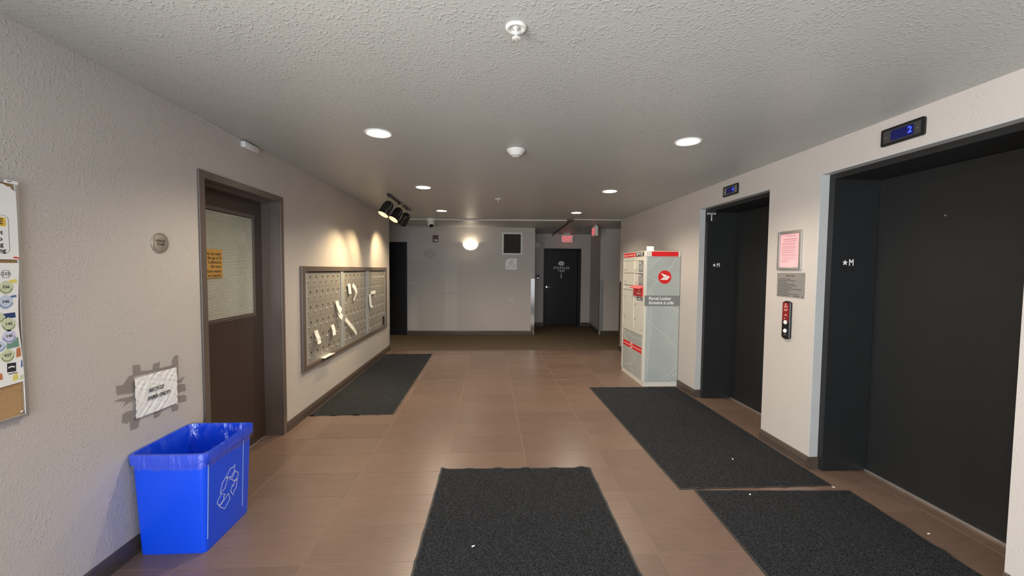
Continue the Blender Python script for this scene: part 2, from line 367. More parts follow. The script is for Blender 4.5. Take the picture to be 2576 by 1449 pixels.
struct(MB().box(-2.9, -1.8, 9.10, 9.15, 0, 2.1).done('wall_behind_door', M_BLACKM))

def baseboard(name, p0, p1, nrm, h=.09):
    p0, p1, n = Vector(p0), Vector(p1), Vector(nrm)
    prof = [(0, 0), (.014, 0), (.014, .058), (.011, .063), (.013, .069), (.009, .077), (.010, .082), (.004, h), (0, h)]
    r = [[p+n*a+Vector((0, 0, z)) for a, z in prof] for p in (p0, p1)]
    return struct(MB().loft(r).done(name, M_BASE))
e = .0006
baseboard('baseboard_left', (XL+e, .3, 0), (XL+e, 2.628, 0), (1, 0, 0))
baseboard('baseboard_left', (XL+e, 3.655, 0), (XL+e, 7.385, 0), (1, 0, 0))
baseboard('baseboard_right', (XR-e, 4.54, 0), (XR-e, 7.335, 0), (-1, 0, 0))
baseboard('baseboard_right', (XR-e, 2.842, 0), (XR-e, 3.378, 0), (-1, 0, 0))
baseboard('baseboard_right', (XR-e, -1, 0), (XR-e, 1.683, 0), (-1, 0, 0))
for y in (4.535, 2.839): baseboard('baseboard_right', (XR-.014, y-e, 0), (2.502, y-e, 0), (0, -1, 0))
baseboard('baseboard_back', (-1.845, YB-e, .004), (1.0, YB-e, .004), (0, -1, 0), .095)
baseboard('baseboard_back', (2.545, YB-e, .004), (3.0, YB-e, .004), (0, -1, 0), .095)
baseboard('baseboard_back', (1.03, 10.45-e, .004), (1.41, 10.45-e, .004), (0, -1, 0), .095)
baseboard('baseboard_back', (2.42, 10.45-e, .004), (2.64, 10.45-e, .004), (0, -1, 0), .095)
baseboard('baseboard_back', (2.53-e, 9.04, .004), (2.66-e, 10.44, .004), (-1, .09, 0), .095)

# painted white returns at the elevator openings (corner strips)
for i, (ya, yb) in enumerate(((4.535, 3.38), (2.839, 1.684))):
    b = MB(); b.box(XR-.0015, 2.5028, ya-.002, ya, .09, 2.2134); b.box(XR-.0015, XR, ya, ya+.016, .09, 2.2154)
    b.box(XR-.0015, 2.5028, yb, ya, 2.2136, 2.2155); b.box(XR-.0015, XR, yb, ya+.016, 2.2156, 2.226)
    struct(b.done('trim_%d' % (i+2), M_CORNER))

# ------------------------------------------------------------------ elevator entrances
for i, (ya, yb) in enumerate(((4.535, 3.38), (2.839, 1.684))):
    fr = MB(); x0, x1 = 2.503, 2.93
    fr.box(x0, x1, ya-.045, ya-.0005, .002, 2.2128, bev=.003); fr.box(x0, x1, yb+.0005, yb+.045, .002, 2.2128, bev=.003); fr.box(x0, x1, yb+.045, ya-.045, 2.175, 2.2128, bev=.003)
    d = struct(fr.done('door_%d' % (i+2), M_ELEV), ['charcoal entrance of elevator 1 beside the parcel locker', 'charcoal entrance of the near elevator at right edge'][i], 'elevator')
    MB().box(2.853, 2.90, yb+.046, ya-.046, .012, 2.174, bev=.002).done('door_panel', M_ELEV, d)
    MB().box(2.842, 2.852, yb+.046, ya-.046, .0005, .012).done('sill', M_ALU, d)
    if i == 1: MB().cyl((2.854, 2.36, 1.86), (-1, 0, 0), .006, .003, 12).done('lock_hole', M_STEEL, d)

# ------------------------------------------------------------------ exercise room door
d = struct(MB().box(-1.985-.04, -1.985, 2.692, 3.586, .012, 2.044).done('door_1', M_DOORB), 'dark brown door with ribbed glass pane in the left wall', 'door')
fr = MB()
for y0, y1 in ((2.630, 2.682), (3.601, 3.653)): fr.box(XL+.0005, XL+.012, y0, y1, 0, 2.114, bev=.002)
fr.box(XL+.0005, XL+.012, 2.682, 3.601, 2.066, 2.114, bev=.002)
for y0, y1 in ((2.647, 2.682), (3.601, 3.638)): fr.box(XL-.21, XL+.0005, y0, y1, .001, 2.1)
fr.box(XL-.21, XL+.0005, 2.682, 3.601, 2.066, 2.106)
for y0, y1 in ((2.682, 2.690), (3.588, 3.601)): fr.box(-2.05, -1.918, y0, y1, .001, 2.066)
fr.box(-2.05, -1.918, 2.690, 3.588, 2.046, 2.066)
fr.done('door_frame', M_BROWN, d)
gy0, gy1, gz0, gz1 = 2.83, 3.447, 1.112, 1.906
st = MB()
for k, (o_, t_) in enumerate(((0, .012), (.014, .006))):
    a, c, e0, e1 = gy0-o_-.012, gy1+o_+.012, gz0-o_-.012, gz1+o_+.012
    x = -1.985
    st.box(x, x+t_, a, a+.012, e0, e1); st.box(x, x+t_, c-.012, c, e0, e1); st.box(x, x+t_, a+.012, c-.012, e0, e0+.012); st.box(x, x+t_, a+.012, c-.012, e1-.012, e1)
st.done('glass_stop', M_BROWN, d)
bl = MB(); z = gz0+.004
while z < gz1-.006:
    bl.loft([[(-1.9845, y, z), (-1.9838, y, z+.0045), (-1.9845, y, z+.009)] for y in (gy0, gy1)]); z += .0112
bl.done('blind', M_BLIND, d, kind='stuff')
MB().box(-1.9785, -1.9765, gy0, gy1, gz0, gz1).done('glass_pane', M_GLASS, d)
kb = MB().lathe([(.034, 0), (.034, .006), (.014, .010), (.013, .03), (.026, .038), (.031, .05), (.028, .062), (.012, .067)], 24, fL(2.775, 1.02, -1.985)).done('door_knob', M_STEEL, d, smooth=True)
# amber notice on the glass
n = thing('notice', 'amber printed age notice taped on the door glass', 'notice', fL(2.975, 1.521, -1.9762))
MB().box(-.165, .083, -.103, .103, 0, .0006).done('sheet', M_YELLOW, n)
for s, y in (('No one under', .070), ('the age of 18', .040), ('is allowed in', .010), ('this room.', -.020), ('Parent waivers', -.055), ('are required.', -.085)):
    text(s, .031, .070, y, .0009, M_INK, n, align='RIGHT', bold=.012, sx=.86)

# ------------------------------------------------------------------ back wall doors
d = struct(MB().box(-2.795, -1.905, 9.045, 9.085, .01, 2.035).done('door_4', M_BLACKD), 'black brown panelled door at the left end of corridor', 'door')
b = MB()
for a, c, e0, e1 in ((-2.66, -2.40, .2, .85), (-2.30, -2.04, .2, .85), (-2.66, -2.40, 1.0, 1.88), (-2.30, -2.04, 1.0, 1.88)):
    for q in ((a, a+.025, e0, e1), (c-.025, c, e0, e1), (a+.025, c-.025, e0, e0+.025), (a+.025, c-.025, e1-.025, e1)): b.box(q[0], q[1], 9.033, 9.045, q[2], q[3], bev=.004)
    b.box(a+.05, c-.05, 9.037, 9.045, e0+.05, e1-.05, bev=.006)
b.done('raised_panel', M_BLACKD, d)
b = MB()
for x0, x1 in ((-2.85, -2.80), (-1.90, -1.85)): b.box(x0, x1, YB-.018, YB-.0005, .005, 2.087, bev=.004)
b.box(-2.80, -1.90, YB-.018, YB-.0005, 2.04, 2.087, bev=.004); b.box(-1.905, -1.90, YB, 9.09, .005, 2.04); b.box(-2.80, -2.795, YB, 9.09, .005, 2.04)
b.done('door_frame', M_BLACKD, d)
d = struct(MB().box(1.463, 2.357, 10.60, 10.645, .01, 2.028).done('door_5', M_BLACKD), 'black door lettered SPRINKLER TREE in the alcove', 'door')
b = MB()
for x0, x1 in ((1.415, 1.463), (2.357, 2.412)): b.box(x0, x1, 10.437, 10.4495, .005, 2.062, bev=.003); 
b.box(1.463, 2.357, 10.437, 10.4495, 2.026, 2.062, bev=.003)
b.box(1.4605, 1.463, 10.45, 10.66, .005, 2.0295); b.box(2.335, 2.3595, 10.45, 10.60, .005, 2.0295); b.box(1.463, 2.335, 10.45, 10.60, 2.018, 2.0295)
b.done('door_frame', M_BLACKD, d)
MD = fB(1.913, 1.5, 10.5995)
text('SPRINKLER', .088, 0, .050, .0015, M_PAPER, d, bold=.02, sx=.74, M=MD, space=1.45); text('TREE', .088, 0, -.032, .0015, M_PAPER, d, bold=.02, sx=.74, M=MD, space=1.45)
b = MB().prism([(-.008, -.09), (.008, -.09), (.008, -.17), (.02, -.17), (0, -.235), (-.02, -.17), (-.008, -.17)], .0005, .002); o = b.done('arrow', M_PAPER, d); o.matrix_local = MD
b = MB().prism(circle(.083, 32, sy=.75), .0005, .006); o = b.done('oval_plate', M_WHITE, d); o.matrix_local = MD @ Matrix.Translation((-.004, .17, 0))
o = lines([(-.03, .03, .165, .012)], .0062, .007).done('lettering', M_GINK, d); o.matrix_local = MD @ Matrix.Translation((-.004, 0, 0))
b = MB().lathe([(.036, 0), (.036, .008), (.015, .012), (.013, .05)], 24); b.tube([(0, 0, .045), (.05, 0, .05), (.10, -.004, .05), (.125, -.014, .048)], .010)
o = b.done('lever_handle', M_CHROME, d, smooth=True); o.matrix_local = fB(1.535, 1.032, 10.5995)
d = struct(MB().box(3.07, 3.93, 9.09, 9.13, .01, 2.05).done('door_6', M_BLACKD), 'dark door at the right end of corridor', 'door')
b = MB(); b.box(3.005, 3.06, YB-.018, YB-.0005, .005, 2.10); b.box(3.94, 4.0, YB-.018, YB-.0005, .005, 2.10); b.box(3.06, 3.94, YB-.018, YB-.0005, 2.05, 2.10); b.done('door_frame', M_BLACKD, d)

# ------------------------------------------------------------------ steel corner guards
def guard(label, x, y, sx, sy, m, h=1.29):
    b = MB(); z0 = .10; wd = .085
    xa, xb = sorted((x+sx*.0008, x-sx*wd)); ya, yb = sorted((y+sy*.0008, y+sy*.003))
    b.box(xa, xb, ya, yb, z0, h)
    xa, xb = sorted((x+sx*.0008, x+sx*.003)); ya, yb = sorted((y+sy*.003, y-sy*wd)); b.box(xa, xb, ya, yb, z0, h)
    return tag(b.done('corner_guard', m), label, 'corner guard', 'corner guards on the wall ends')
guard('bright steel corner guard on the long back wall end', 1.018, YB, 1, -1, M_MIRST)
guard('dim steel corner guard right of the sprinkler alcove', 2.53, YB, -1, -1, M_ALU)
guard('corner guard on wall end beside the mailboxes', XL, 7.40, 1, 1, M_MBTRIM)
guard('corner guard on wall end behind the parcel locker', XR, 7.35, -1, 1, M_BASE)

# ------------------------------------------------------------------ mailboxes
mf = MB(); xa, xb = XL+.0008, -1.815
ya, yb, yc, yd, za, zb, zc, zd = 3.957, 4.03, 7.062, 7.127, .466, .514, 1.459, 1.513
mf.box(xa, xb, ya, yb, za, zd, bev=.004); mf.box(xa, xb, yc, yd, za, zd, bev=.004); mf.box(xa, xb, yb, yc, za, zb, bev=.004); mf.box(xa, xb, yb, yc, zc, zd, bev=.004)
mf = tag(mf.done('mailbox_surround', M_BROWN), 'brown wooden frame around the three mailbox cabinets', 'frame')
PW, PH, DX = .1475, .1558, XL+.0055
door_b = MB().box(-PW/2+.0012, PW/2-.0012, -PH/2+.001, PH/2-.001, -.004, 0, bev=.0008); 
door_m = door_b.done('mailbox_door', M_MBOX).data
lock_m = MB().lathe([(.011, 0), (.011, .003), (.0085, .004), (.0085, .011), (.007, .013)], 14).done('lock', M_CHROME, smooth=True).data
plate_m = MB().box(-.012, .012, -.0115, .0115, 0, .0012).done('number_plate', M_DGREY).data
for o in list(COL.objects):
    if o.type == 'MESH' and o.data in (door_m, lock_m, plate_m): bpy.data.objects.remove(o)
def put(me, name, parent, M):
    o = bpy.data.objects.new(name, me); COL.objects.link(o); o.parent = parent; o.matrix_local = M; return o
labs = ['aluminium mailbox cabinet nearest the exercise room door', 'middle aluminium mailbox cabinet of the three', 'aluminium mailbox cabinet nearest the corridor']
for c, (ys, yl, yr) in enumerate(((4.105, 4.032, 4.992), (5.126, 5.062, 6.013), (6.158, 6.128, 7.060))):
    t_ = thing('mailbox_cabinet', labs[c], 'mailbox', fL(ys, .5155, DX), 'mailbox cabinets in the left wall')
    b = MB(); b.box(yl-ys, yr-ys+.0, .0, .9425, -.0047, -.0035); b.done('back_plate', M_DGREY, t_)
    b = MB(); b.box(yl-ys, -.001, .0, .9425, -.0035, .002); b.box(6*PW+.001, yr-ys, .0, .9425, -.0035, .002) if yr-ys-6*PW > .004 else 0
    b.done('side_trim', M_MBTRIM, t_); MB().box(0, 6*PW, .9355, .9425, -.0035, -.001).done('top_gap_shade', M_BLACKM, t_)  # matt black strip paints in the shadow line under the top frame
    for r_ in range(6):
        for k in range(6):
            if c == 2 and r_ == 0 and k == 5:      # the open slot at lower right
                dr = MB().box(-PW/2+.004, PW/2-.004, -PH/2+.004, PH/2-.004, -.003, -.0028).done('open_slot', M_BLACKM, t_)
                dr.matrix_local = Matrix.Translation(((k+.5)*PW, (r_+.5)*PH, 0)); continue
            dr = put(door_m, 'mailbox_door', t_, Matrix.Translation(((k+.5)*PW, (r_+.5)*PH, random.uniform(-.0004, .0004))))
            put(lock_m, 'lock', dr, Matrix.Translation((-PW/2+.022, -PH/2+.062, 0)) @ Matrix.Rotation(random.uniform(0, 3), 4, 'Z'))
            put(plate_m, 'number_plate', dr, Matrix.Translation((-PW/2+.067, -PH/2+.108, 0)))
for i, (y0, y1) in enumerate(((4.9935, 5.0605), (6.0145, 6.1265))):
    b = MB().box(XL+.001, XL+.0165, y0, y1, .5145, 1.4585, bev=.003)
    tag(b.done('mailbox_divider', M_MBTRIM), ['light metal post between first and middle mailbox cabinets', 'light metal post between middle and last mailbox cabinets'][i], 'divider', 'posts between the mailbox cabinets')
# paper slips hanging on the mailboxes
def slip(label, pts, curl, m=M_PAPER, wd=None):
    """a strip of paper following pts (y, z, out) on the wall, width wd along y or perpendicular"""
    b = MB(); ring = []
    P = [Vector((p[2], p[0], p[1])) for p in pts]
    for i, p in enumerate(P):
        tg = (P[min(i+1, len(P)-1)]-P[max(i-1, 0)]); n2 = Vector((0, tg.z, -tg.y)); n2 = n2.normalized() if n2.length > 1e-6 else Vector((0, 1, 0))
        if n2.y < 0: n2 = -n2
        if abs(tg.z) > 1.2*abs(tg.y): n2 = Vector((0, 1, 0))
        hw = n2*wd/2; th = Vector((.0006, 0, 0)); cu = Vector((curl*.4*math.sin(i*1.3), 0, 0))
        ring.append([XL0+p-hw, XL0+p+hw+cu, XL0+p+hw+cu+th, XL0+p-hw+th])
    b.loft(ring); return tag(b.done('paper_slip', m), label, 'paper', 'paper slips on the mailboxes')
XL0 = Vector((XL+.021, 0, 0))
slip('curled white slip low on the nearest mailbox cabinet', [(4.25, .842, 0), (4.262, .80, .004), (4.275, .757, .016), (4.285, .72, .020), (4.27, .697, .028)], .004, wd=.085)
slip('white slip right of the lowest slip on nearest cabinet', [(4.685, .84, 0), (4.70, .80, .006), (4.705, .757, .014), (4.69, .718, .022)], .004, wd=.085)
slip('long white slip over the first mailbox post', [(4.832, 1.106, 0), (4.845, 1.045, .006), (4.88, .998, .016), (4.91, .968, .022)], .005, wd=.088)
slip('short curled slip just under the long one on first post', [(4.865, .962, .004), (4.885, .925, .018), (4.93, .896, .028)], .006, wd=.07)
slip('straight white slip high on the middle mailbox cabinet', [(5.24, 1.296, 0), (5.25, 1.25, .004), (5.262, 1.20, .004), (5.262, 1.165, .010)], .004, wd=.095)
slip('bowed white slip high on the middle mailbox cabinet', [(5.375, 1.275, .002), (5.425, 1.24, .012), (5.455, 1.19, .022), (5.458, 1.16, .024), (5.43, 1.11, .014), (5.40, 1.068, .006)], .004, wd=.06)
slip('long white slip slanting across the middle mailbox cabinet', [(5.10, .855, .004), (5.24, .765, .010), (5.38, .685, .010), (5.50, .603, .006)], .003, wd=.055)
slip('hanging white slip on the mailbox cabinet nearest corridor', [(6.11, 1.107, .006), (6.12, 1.02, .008), (6.13, .94, .012), (6.16, .90, .024)], .005, wd=.10)
slip('sideways white slip above the hanging one on last cabinet', [(6.16, 1.122, .006), (6.26, 1.125, .012), (6.385, 1.122, .014)], .003, wd=.05)
b = MB(); b.loft([[(XL+.002, 4.395, .5155), (XL+.062, 4.37, .518), (XL+.062, 4.37, .5187), (XL+.002, 4.395, .5162)], [(XL+.002, 4.645, .5155), (XL+.062, 4.66, .518), (XL+.062, 4.66, .5187), (XL+.002, 4.645, .5162)]])
tag(b.done('flyer', M_PAPER), 'pale paper flyer lying on the mailbox frame ledge', 'paper')

# ------------------------------------------------------------------ left wall: round plate, recycle sign, sensor, board
s = thing('room_sign', 'round metal EXERCISE ROOM plate on the left wall', 'sign', fL(2.329, 1.628))
MB().lathe([(.057, .0004), (.057, .006), (.0545, .0085), (.049, .0085), (.049, .007)], 48).done('rim', M_DISC, s, smooth=True)
MB().lathe([(.048, .0004), (.048, .0072), (.0455, .008)], 48).done('disc', M_DISC, s, smooth=True)
MB().lathe([(.0492, .0004), (.0492, .0077), (.0475, .0077), (.0475, .0004)], 48, cap0=False, cap1=False).done('groove', M_DGREY, s)
text('EXERCISE', 0.0175, 0, .011, .0082, M_INK, s, bold=.01, sx=.88); text('ROOM', 0.0175, 0, -.008, .0082, M_INK, s, bold=.01, sx=.88)

rs = thing('recycle_sign', 'crumpled white RECYCLE PAPER ONLY sheet taped above blue bin', 'sign', fL(2.272, .8075))
b = MB(); W_, H_ = .275, .213; N = 30
rng = random.Random(3); folds = [(rng.uniform(-1, 1), rng.uniform(.3, 1), rng.uniform(18, 60), rng.uniform(0, 6)) for _ in range(8)]
def wr(u, v):
    return .004+sum(0.0014*abs(math.sin(a*u*f_+c_*v*f_*.8+p_+1.2*math.sin(9*v+p_))) for a, c_, f_, p_ in folds)
g = [[b.bm.verts.new(((i/N-.5)*W_, (j/N-.5)*H_+.012*(.5-i/N)*.7, wr((i/N-.5)*W_*3, (j/N-.5)*H_*3))) for i in range(N+1)] for j in range(N+1)]
for j in range(N):
    for i in range(N): b.bm.faces.new((g[j][i], g[j][i+1], g[j+1][i+1], g[j+1][i]))
sh = b.done('sheet', M_PAPER, rs, smooth=False, fix=False)
text('RECYCLE', .029, -.012, .020, .0158, M_INK, rs, bold=.012, sx=.80, rot=-.02, shear=.15); text('PAPER ONLY!!', .029, .005, -.022, .0158, M_INK, rs, bold=.012, sx=.80, rot=-.02, shear=.15)
TAPES = [[(2.136,.987),(2.18,.98),(2.181,.938),(2.136,.937)],[(2.261,.964),(2.305,.965),(2.299,.927),(2.255,.928)],[(2.389,.954),(2.407,.975),(2.434,.976),(2.434,.915),(2.387,.923)],
 [(2.142,.948),(2.26,.932),(2.388,.926),(2.432,.923),(2.416,.91),(2.263,.921),(2.141,.929)],[(2.043,.907),(2.079,.9),(2.114,.937),(2.14,.936),(2.136,.845),(2.045,.862)],
 [(2.028,.835),(2.066,.836),(2.135,.826),(2.134,.805),(2.071,.792),(2.095,.811)],[(2.07,.752),(2.1,.76),(2.132,.75),(2.124,.71),(2.091,.698),(2.065,.717)],
 [(2.109,.722),(2.164,.698),(2.155,.653),(2.113,.654)],[(2.129,.713),(2.403,.70),(2.405,.686),(2.254,.70)],[(2.254,.694),(2.302,.69),(2.293,.666),(2.255,.663)],
 [(2.378,.684),(2.427,.682),(2.424,.65),(2.377,.656)],[(2.412,.806),(2.481,.789),(2.486,.747),(2.41,.756)],[(2.407,.739),(2.485,.719),(2.488,.683),(2.405,.696)],
 [(2.416,.912),(2.434,.911),(2.428,.815),(2.412,.82)],[(2.428,.826),(2.48,.837),(2.451,.805),(2.419,.818)]]
for k, P in enumerate(TAPES):
    MB().prism([(y-2.272, z-.8075) for y, z in P], .0006+.0002*(k % 5), .0016+.0002*(k % 5)).done('tape', M_TAPE, rs)

s = thing('motion_sensor', 'small white sensor box on left wall under the ceiling', 'sensor', fL(3.17, 2.405))
MB().box(-.092, .092, -.022, .022, .0006, .036, bev=.006).done('housing', M_WHITE, s, smooth=True)
MB().tube([(-.095, .026, .004), (-.3, .031, .004), (-.55, .032, .004)], .0022, 6).done('cable', M_WHITE, s)

bb = thing('bulletin_board', 'aluminium framed cork bulletin board cut by left edge', 'board', fL(1.657, .902))
BW, BH = 1.19, .918
MB().box(-BW+.012, -.012, .012, BH-.012, .0008, .012).done('cork_panel', M_CORK, bb)
b = MB(); b.box(-.014, 0, 0, BH, .0008, .019, bev=.002); b.box(-BW, -BW+.014, 0, BH, .0008, .019, bev=.002); b.box(-BW+.014, -.014, 0, .014, .0008, .019, bev=.002); b.box(-BW+.014, -.014, BH-.014, BH, .0008, .019, bev=.002)
b.done('frame', M_ALU, bb)
b = MB().box(-.046, -.003, BH-.0135, BH-.001, .019, .0197); b.done('corner_label', M_PAPER, bb); lines([(-.038, -.02, BH-.006, .004)], .0197, .0201).done('lettering', M_GINK, bb)
for y, z in ((-.024, BH-.028), (-.021, .022)): MB().lathe([(.006, .012), (.006, .014), (.003, .0165)], 14, Matrix.Translation((y, z, 0))).done('screw', M_CHROME, bb, smooth=True)
def sheet(name, label, pts, zf, m=M_PAPER):
    o = thing(name, label, 'poster', fL(1.657, .902)); MB().prism(pts, .0175+zf, .0183+zf).done('sheet', m, o); return o
p1 = sheet('poster', 'upper white poster with amber heading on bulletin board', [(-.30, .618), (-.013, .617), (-.012, .75), (-.013, .876), (-.030, .887), (-.052, .899), (-.30, .905)], .003)
MB().ribbon(rrect(.22, .142, .016, 5, -.152, .711), .0014, .0213, .0218, True).done('outline', M_GINK, p1)
MB().prism(rrect(.19, .034, .006, 4, -.145, .757), .0213, .0217).done('heading', M_YEL2, p1)
for s_, x, z, sz in (('E', -.058, .757, .030), ('t', -.061, .717, .023), ('o', -.0625, .693, .023), ('g', -.061, .672, .023), ('ng', -.0535, .650, .023)):
    text(s_, sz, x, z, .0218, M_INK, p1, bold=.015, align='RIGHT')
MB().ribbon([(-.031, .623), (-.024, .626), (-.017, .623), (-.012, .623)], .005, .0213, .0218).done('red_stroke', M_RED, p1)
p2 = sheet('poster', 'hand painted white sheet with numbered circles below upper poster', [(-.30, .135), (-.1, .138), (-.013, .143), (-.017, .25), (-.024, .36), (-.0225, .43), (-.013, .60), (-.014, .604), (-.30, .602)], .002)
Z1 = .0204
MB().ribbon(circle(.0155, 6, -.057, .562), .0014, Z1, Z1+.0005, True).done('number_ring', M_INK, p2); text('232', .0165, -.057, .562, Z1+.0003, M_INK, p2, name='number')
for nm, y, z, r_, m1, m2 in (('336', -.059, .511, .0235, M_GRNW, M_GRNL), ('346', -.062, .456, .0245, M_BLUW, M_BLUL), ('145', -.056, .371, .0235, M_GRNW, M_GRNL), ('145', -.056, .325, .0235, M_VIOW, M_BLUL), ('427', -.064, .253, .0235, M_GRNW, M_GRNL), ('5', -.085, .40, .018, M_GRNW, M_GRNL), ('9', -.086, .292, .018, M_BLUW, M_BLUL)):
    c_ = MB().prism([(y+r_*(1+.09*math.sin(5*a+z*50))*math.cos(a), z+r_*1.05*(1+.08*math.cos(4*a))*math.sin(a)) for a in [2*PI*i/26 for i in range(26)]], Z1, Z1+.0005).done('number_circle', m1, p2)
    MB().ribbon([(y+r_*.8*math.cos(a), z+r_*.85*math.sin(a)) for a in [PI*1.05+.9*PI*i/10 for i in range(11)]], .003, Z1+.0005, Z1+.0008).done('arc', m2, p2)
    text(nm, .0155, y, z+.002, Z1+.0009, M_INK, p2, name='number')
for y0, y1, z0, z1, m in ((-.05, -.022, .525, .542, M_YELW), (-.048, -.026, .47, .482, M_BLUL), (-.10, -.032, .392, .415, M_NAVY), (-.066, -.0255, .278, .318, M_TEAL), (-.037, -.0205, .24, .278, M_ORGP), (-.024, -.0165, .198, .228, M_BLUL), (-.052, -.033, .152, .178, M_YELW), (-.1, -.082, .165, .192, M_ORGP), (-.03, -.015, .15, .17, M_GRNW)):
    MB().prism([(y0, z0), (y1, z0+.003), (y1-.002, z1), (y0+.002, z1-.003)], Z1-.0003, Z1+.0002).done('paint_patch', m, p2)
MB().prism([(-.068, .190), (-.040, .188), (-.039, .222), (-.067, .224)], Z1, Z1+.0005).done('black_square', M_INK, p2)
MB().ribbon([(-.064, .206), (-.055, .210), (-.044, .206)], .005, Z1+.0005, Z1+.0009).done('squiggle', M_PAPER, p2)
MB().ribbon([(-.064, .183), (-.055, .181), (-.05, .184), (-.042, .181), (-.036, .183)], .003, Z1, Z1+.0005).done('squiggle', M_INK, p2)

# ------------------------------------------------------------------ recycling bin with liner
def rring(cx, cy, hx, hy, r, z, n=5): return [(x, y, z) for x, y in rrect(2*hx, 2*hy, r, n, cx, cy)]
bn = thing('recycling_bin', 'blue plastic recycling bin under the taped paper sign', 'bin', Matrix.Translation((-1.642, 2.285, 0)))
cs = [(0, 0, .164, .185, .026, .002), (0, 0, .162, .183, .026, 0)]
prof = [(.158, .179, .02, .004), (.164, .185, .024, 0), (.166, .188, .026, .012), (.183, .205, .032, .478), (.183, .205, .032, .484), (.194, .217, .036, .488), (.195, .2185, .036, .532), (.193, .216, .035, .538), (.181, .204, .030, .538), (.180, .203, .030, .525), (.176, .199, .030, .47), (.161, .182, .024, .012)]
b = MB(); b.loft([rring(.001, .003*(z/.5), hx, hy, r, z) for hx, hy, r, z in prof], cap0=True, cap1=True)
b.done('body', M_BLUEP, bn, smooth=True)
for y in (-.178, .115):
    b = MB(); b.loft([[(.1652+.0172*z/.478+.001, y, z), (.1667+.0172*z/.478+.001, y, z), (.1667+.0172*z/.478+.001, y+.006, z), (.1652+.0172*z/.478+.001, y+.006, z)] for z in (.07, .468)])
    b.done('rib', M_PALEB, bn)
tilt = Vector((.0365, 0, 1)).normalized()
MS = frame((.1762, -.015, .255), (0, 1, 0), tilt)
b = MB()
for P in ([(-.068,.007),(-.051,.054),(-.023,.071),(-.007,.057),(-.029,.011)], [(-.018,.075),(.018,.102),(.044,.098),(.058,.104),(.048,.066),(.012,.039),(.014,.058),(-.002,.060)],
          [(.027,.034),(.063,.066),(.088,.039),(.082,.013),(.051,.013)], [(.082,.006),(.070,-.042),(.050,-.046),(.045,-.068),(.022,-.034),(.036,-.002),(.042,-.016),(.056,.006)],
          [(-.072,-.066),(.004,-.034),(.016,-.075),(-.029,-.104)], [(-.090,-.029),(-.057,-.002),(-.023,-.023),(-.038,-.027),(-.036,-.046),(-.073,-.060),(-.088,-.039)]):
    b.ribbon([(x, y) for x, y in P], .0048, .0002, .001, True)
o = b.done('recycling_symbol', mat('pale_symbol_print', (.62, .68, .85, 1), .5), bn); o.matrix_local = MS
b = MB(); rg = random.Random(5); n = 12
def lring(hx, hy, r, z, amp):
    R = rring(.001, .003, hx, hy, r, z, n); return [(x*(1+rg.uniform(-amp, amp)), y*(1+rg.uniform(-amp, amp)), zz+rg.uniform(-.5, .5)*amp*.8) for x, y, zz in R]
def dens(R):   # extra points along the straight sides
    out = []
    for i, p in enumerate(R):
        q = R[(i+1) % len(R)]; L = math.dist(p, q); k = max(1, int(L/.018))
        out += [tuple(p[c]+(q[c]-p[c])*j/k for c in range(3)) for j in range(k)]
    return out
base = [dens(rring(.001, .003, hx, hy, .036, z, 5)) for hx, hy, z in ((.196, .2195, .462), (.197, .2205, .50), (.1965, .2205, .5365), (.194, .217, .5405), (.180, .2035, .5405), (.173, .197, .50), (.163, .187, .40), (.156, .18, .30), (.150, .172, .20))]
nmin = min(len(r) for r in base); base = [[r[int(i*len(r)/nmin)] for i in range(nmin)] for r in base]
amps = (.012, .003, .001, .001, .001, .02, .05, .06, .06)
rings = []
for R, a in zip(base, amps):
    ph = rg.uniform(0, 6); rings.append([(x*(1-abs(a*rg.uniform(.0, 1)) if z < .5 and a > .015 else 1+a*rg.uniform(0, .4)), y*(1-abs(a*rg.uniform(0, 1)) if z < .5 and a > .015 else 1+a*rg.uniform(0, .4)), z+(a*rg.uniform(-.8, .8) if a > .01 else 0)) for x, y, z in R])
b.loft(rings, cap0=False, cap1=False)
ln = tag(b.done('bin_liner', M_FILM, smooth=True), 'clear plastic bag folded over the blue bin rim', 'bag'); ln.location = (-1.642, 2.285, 0)

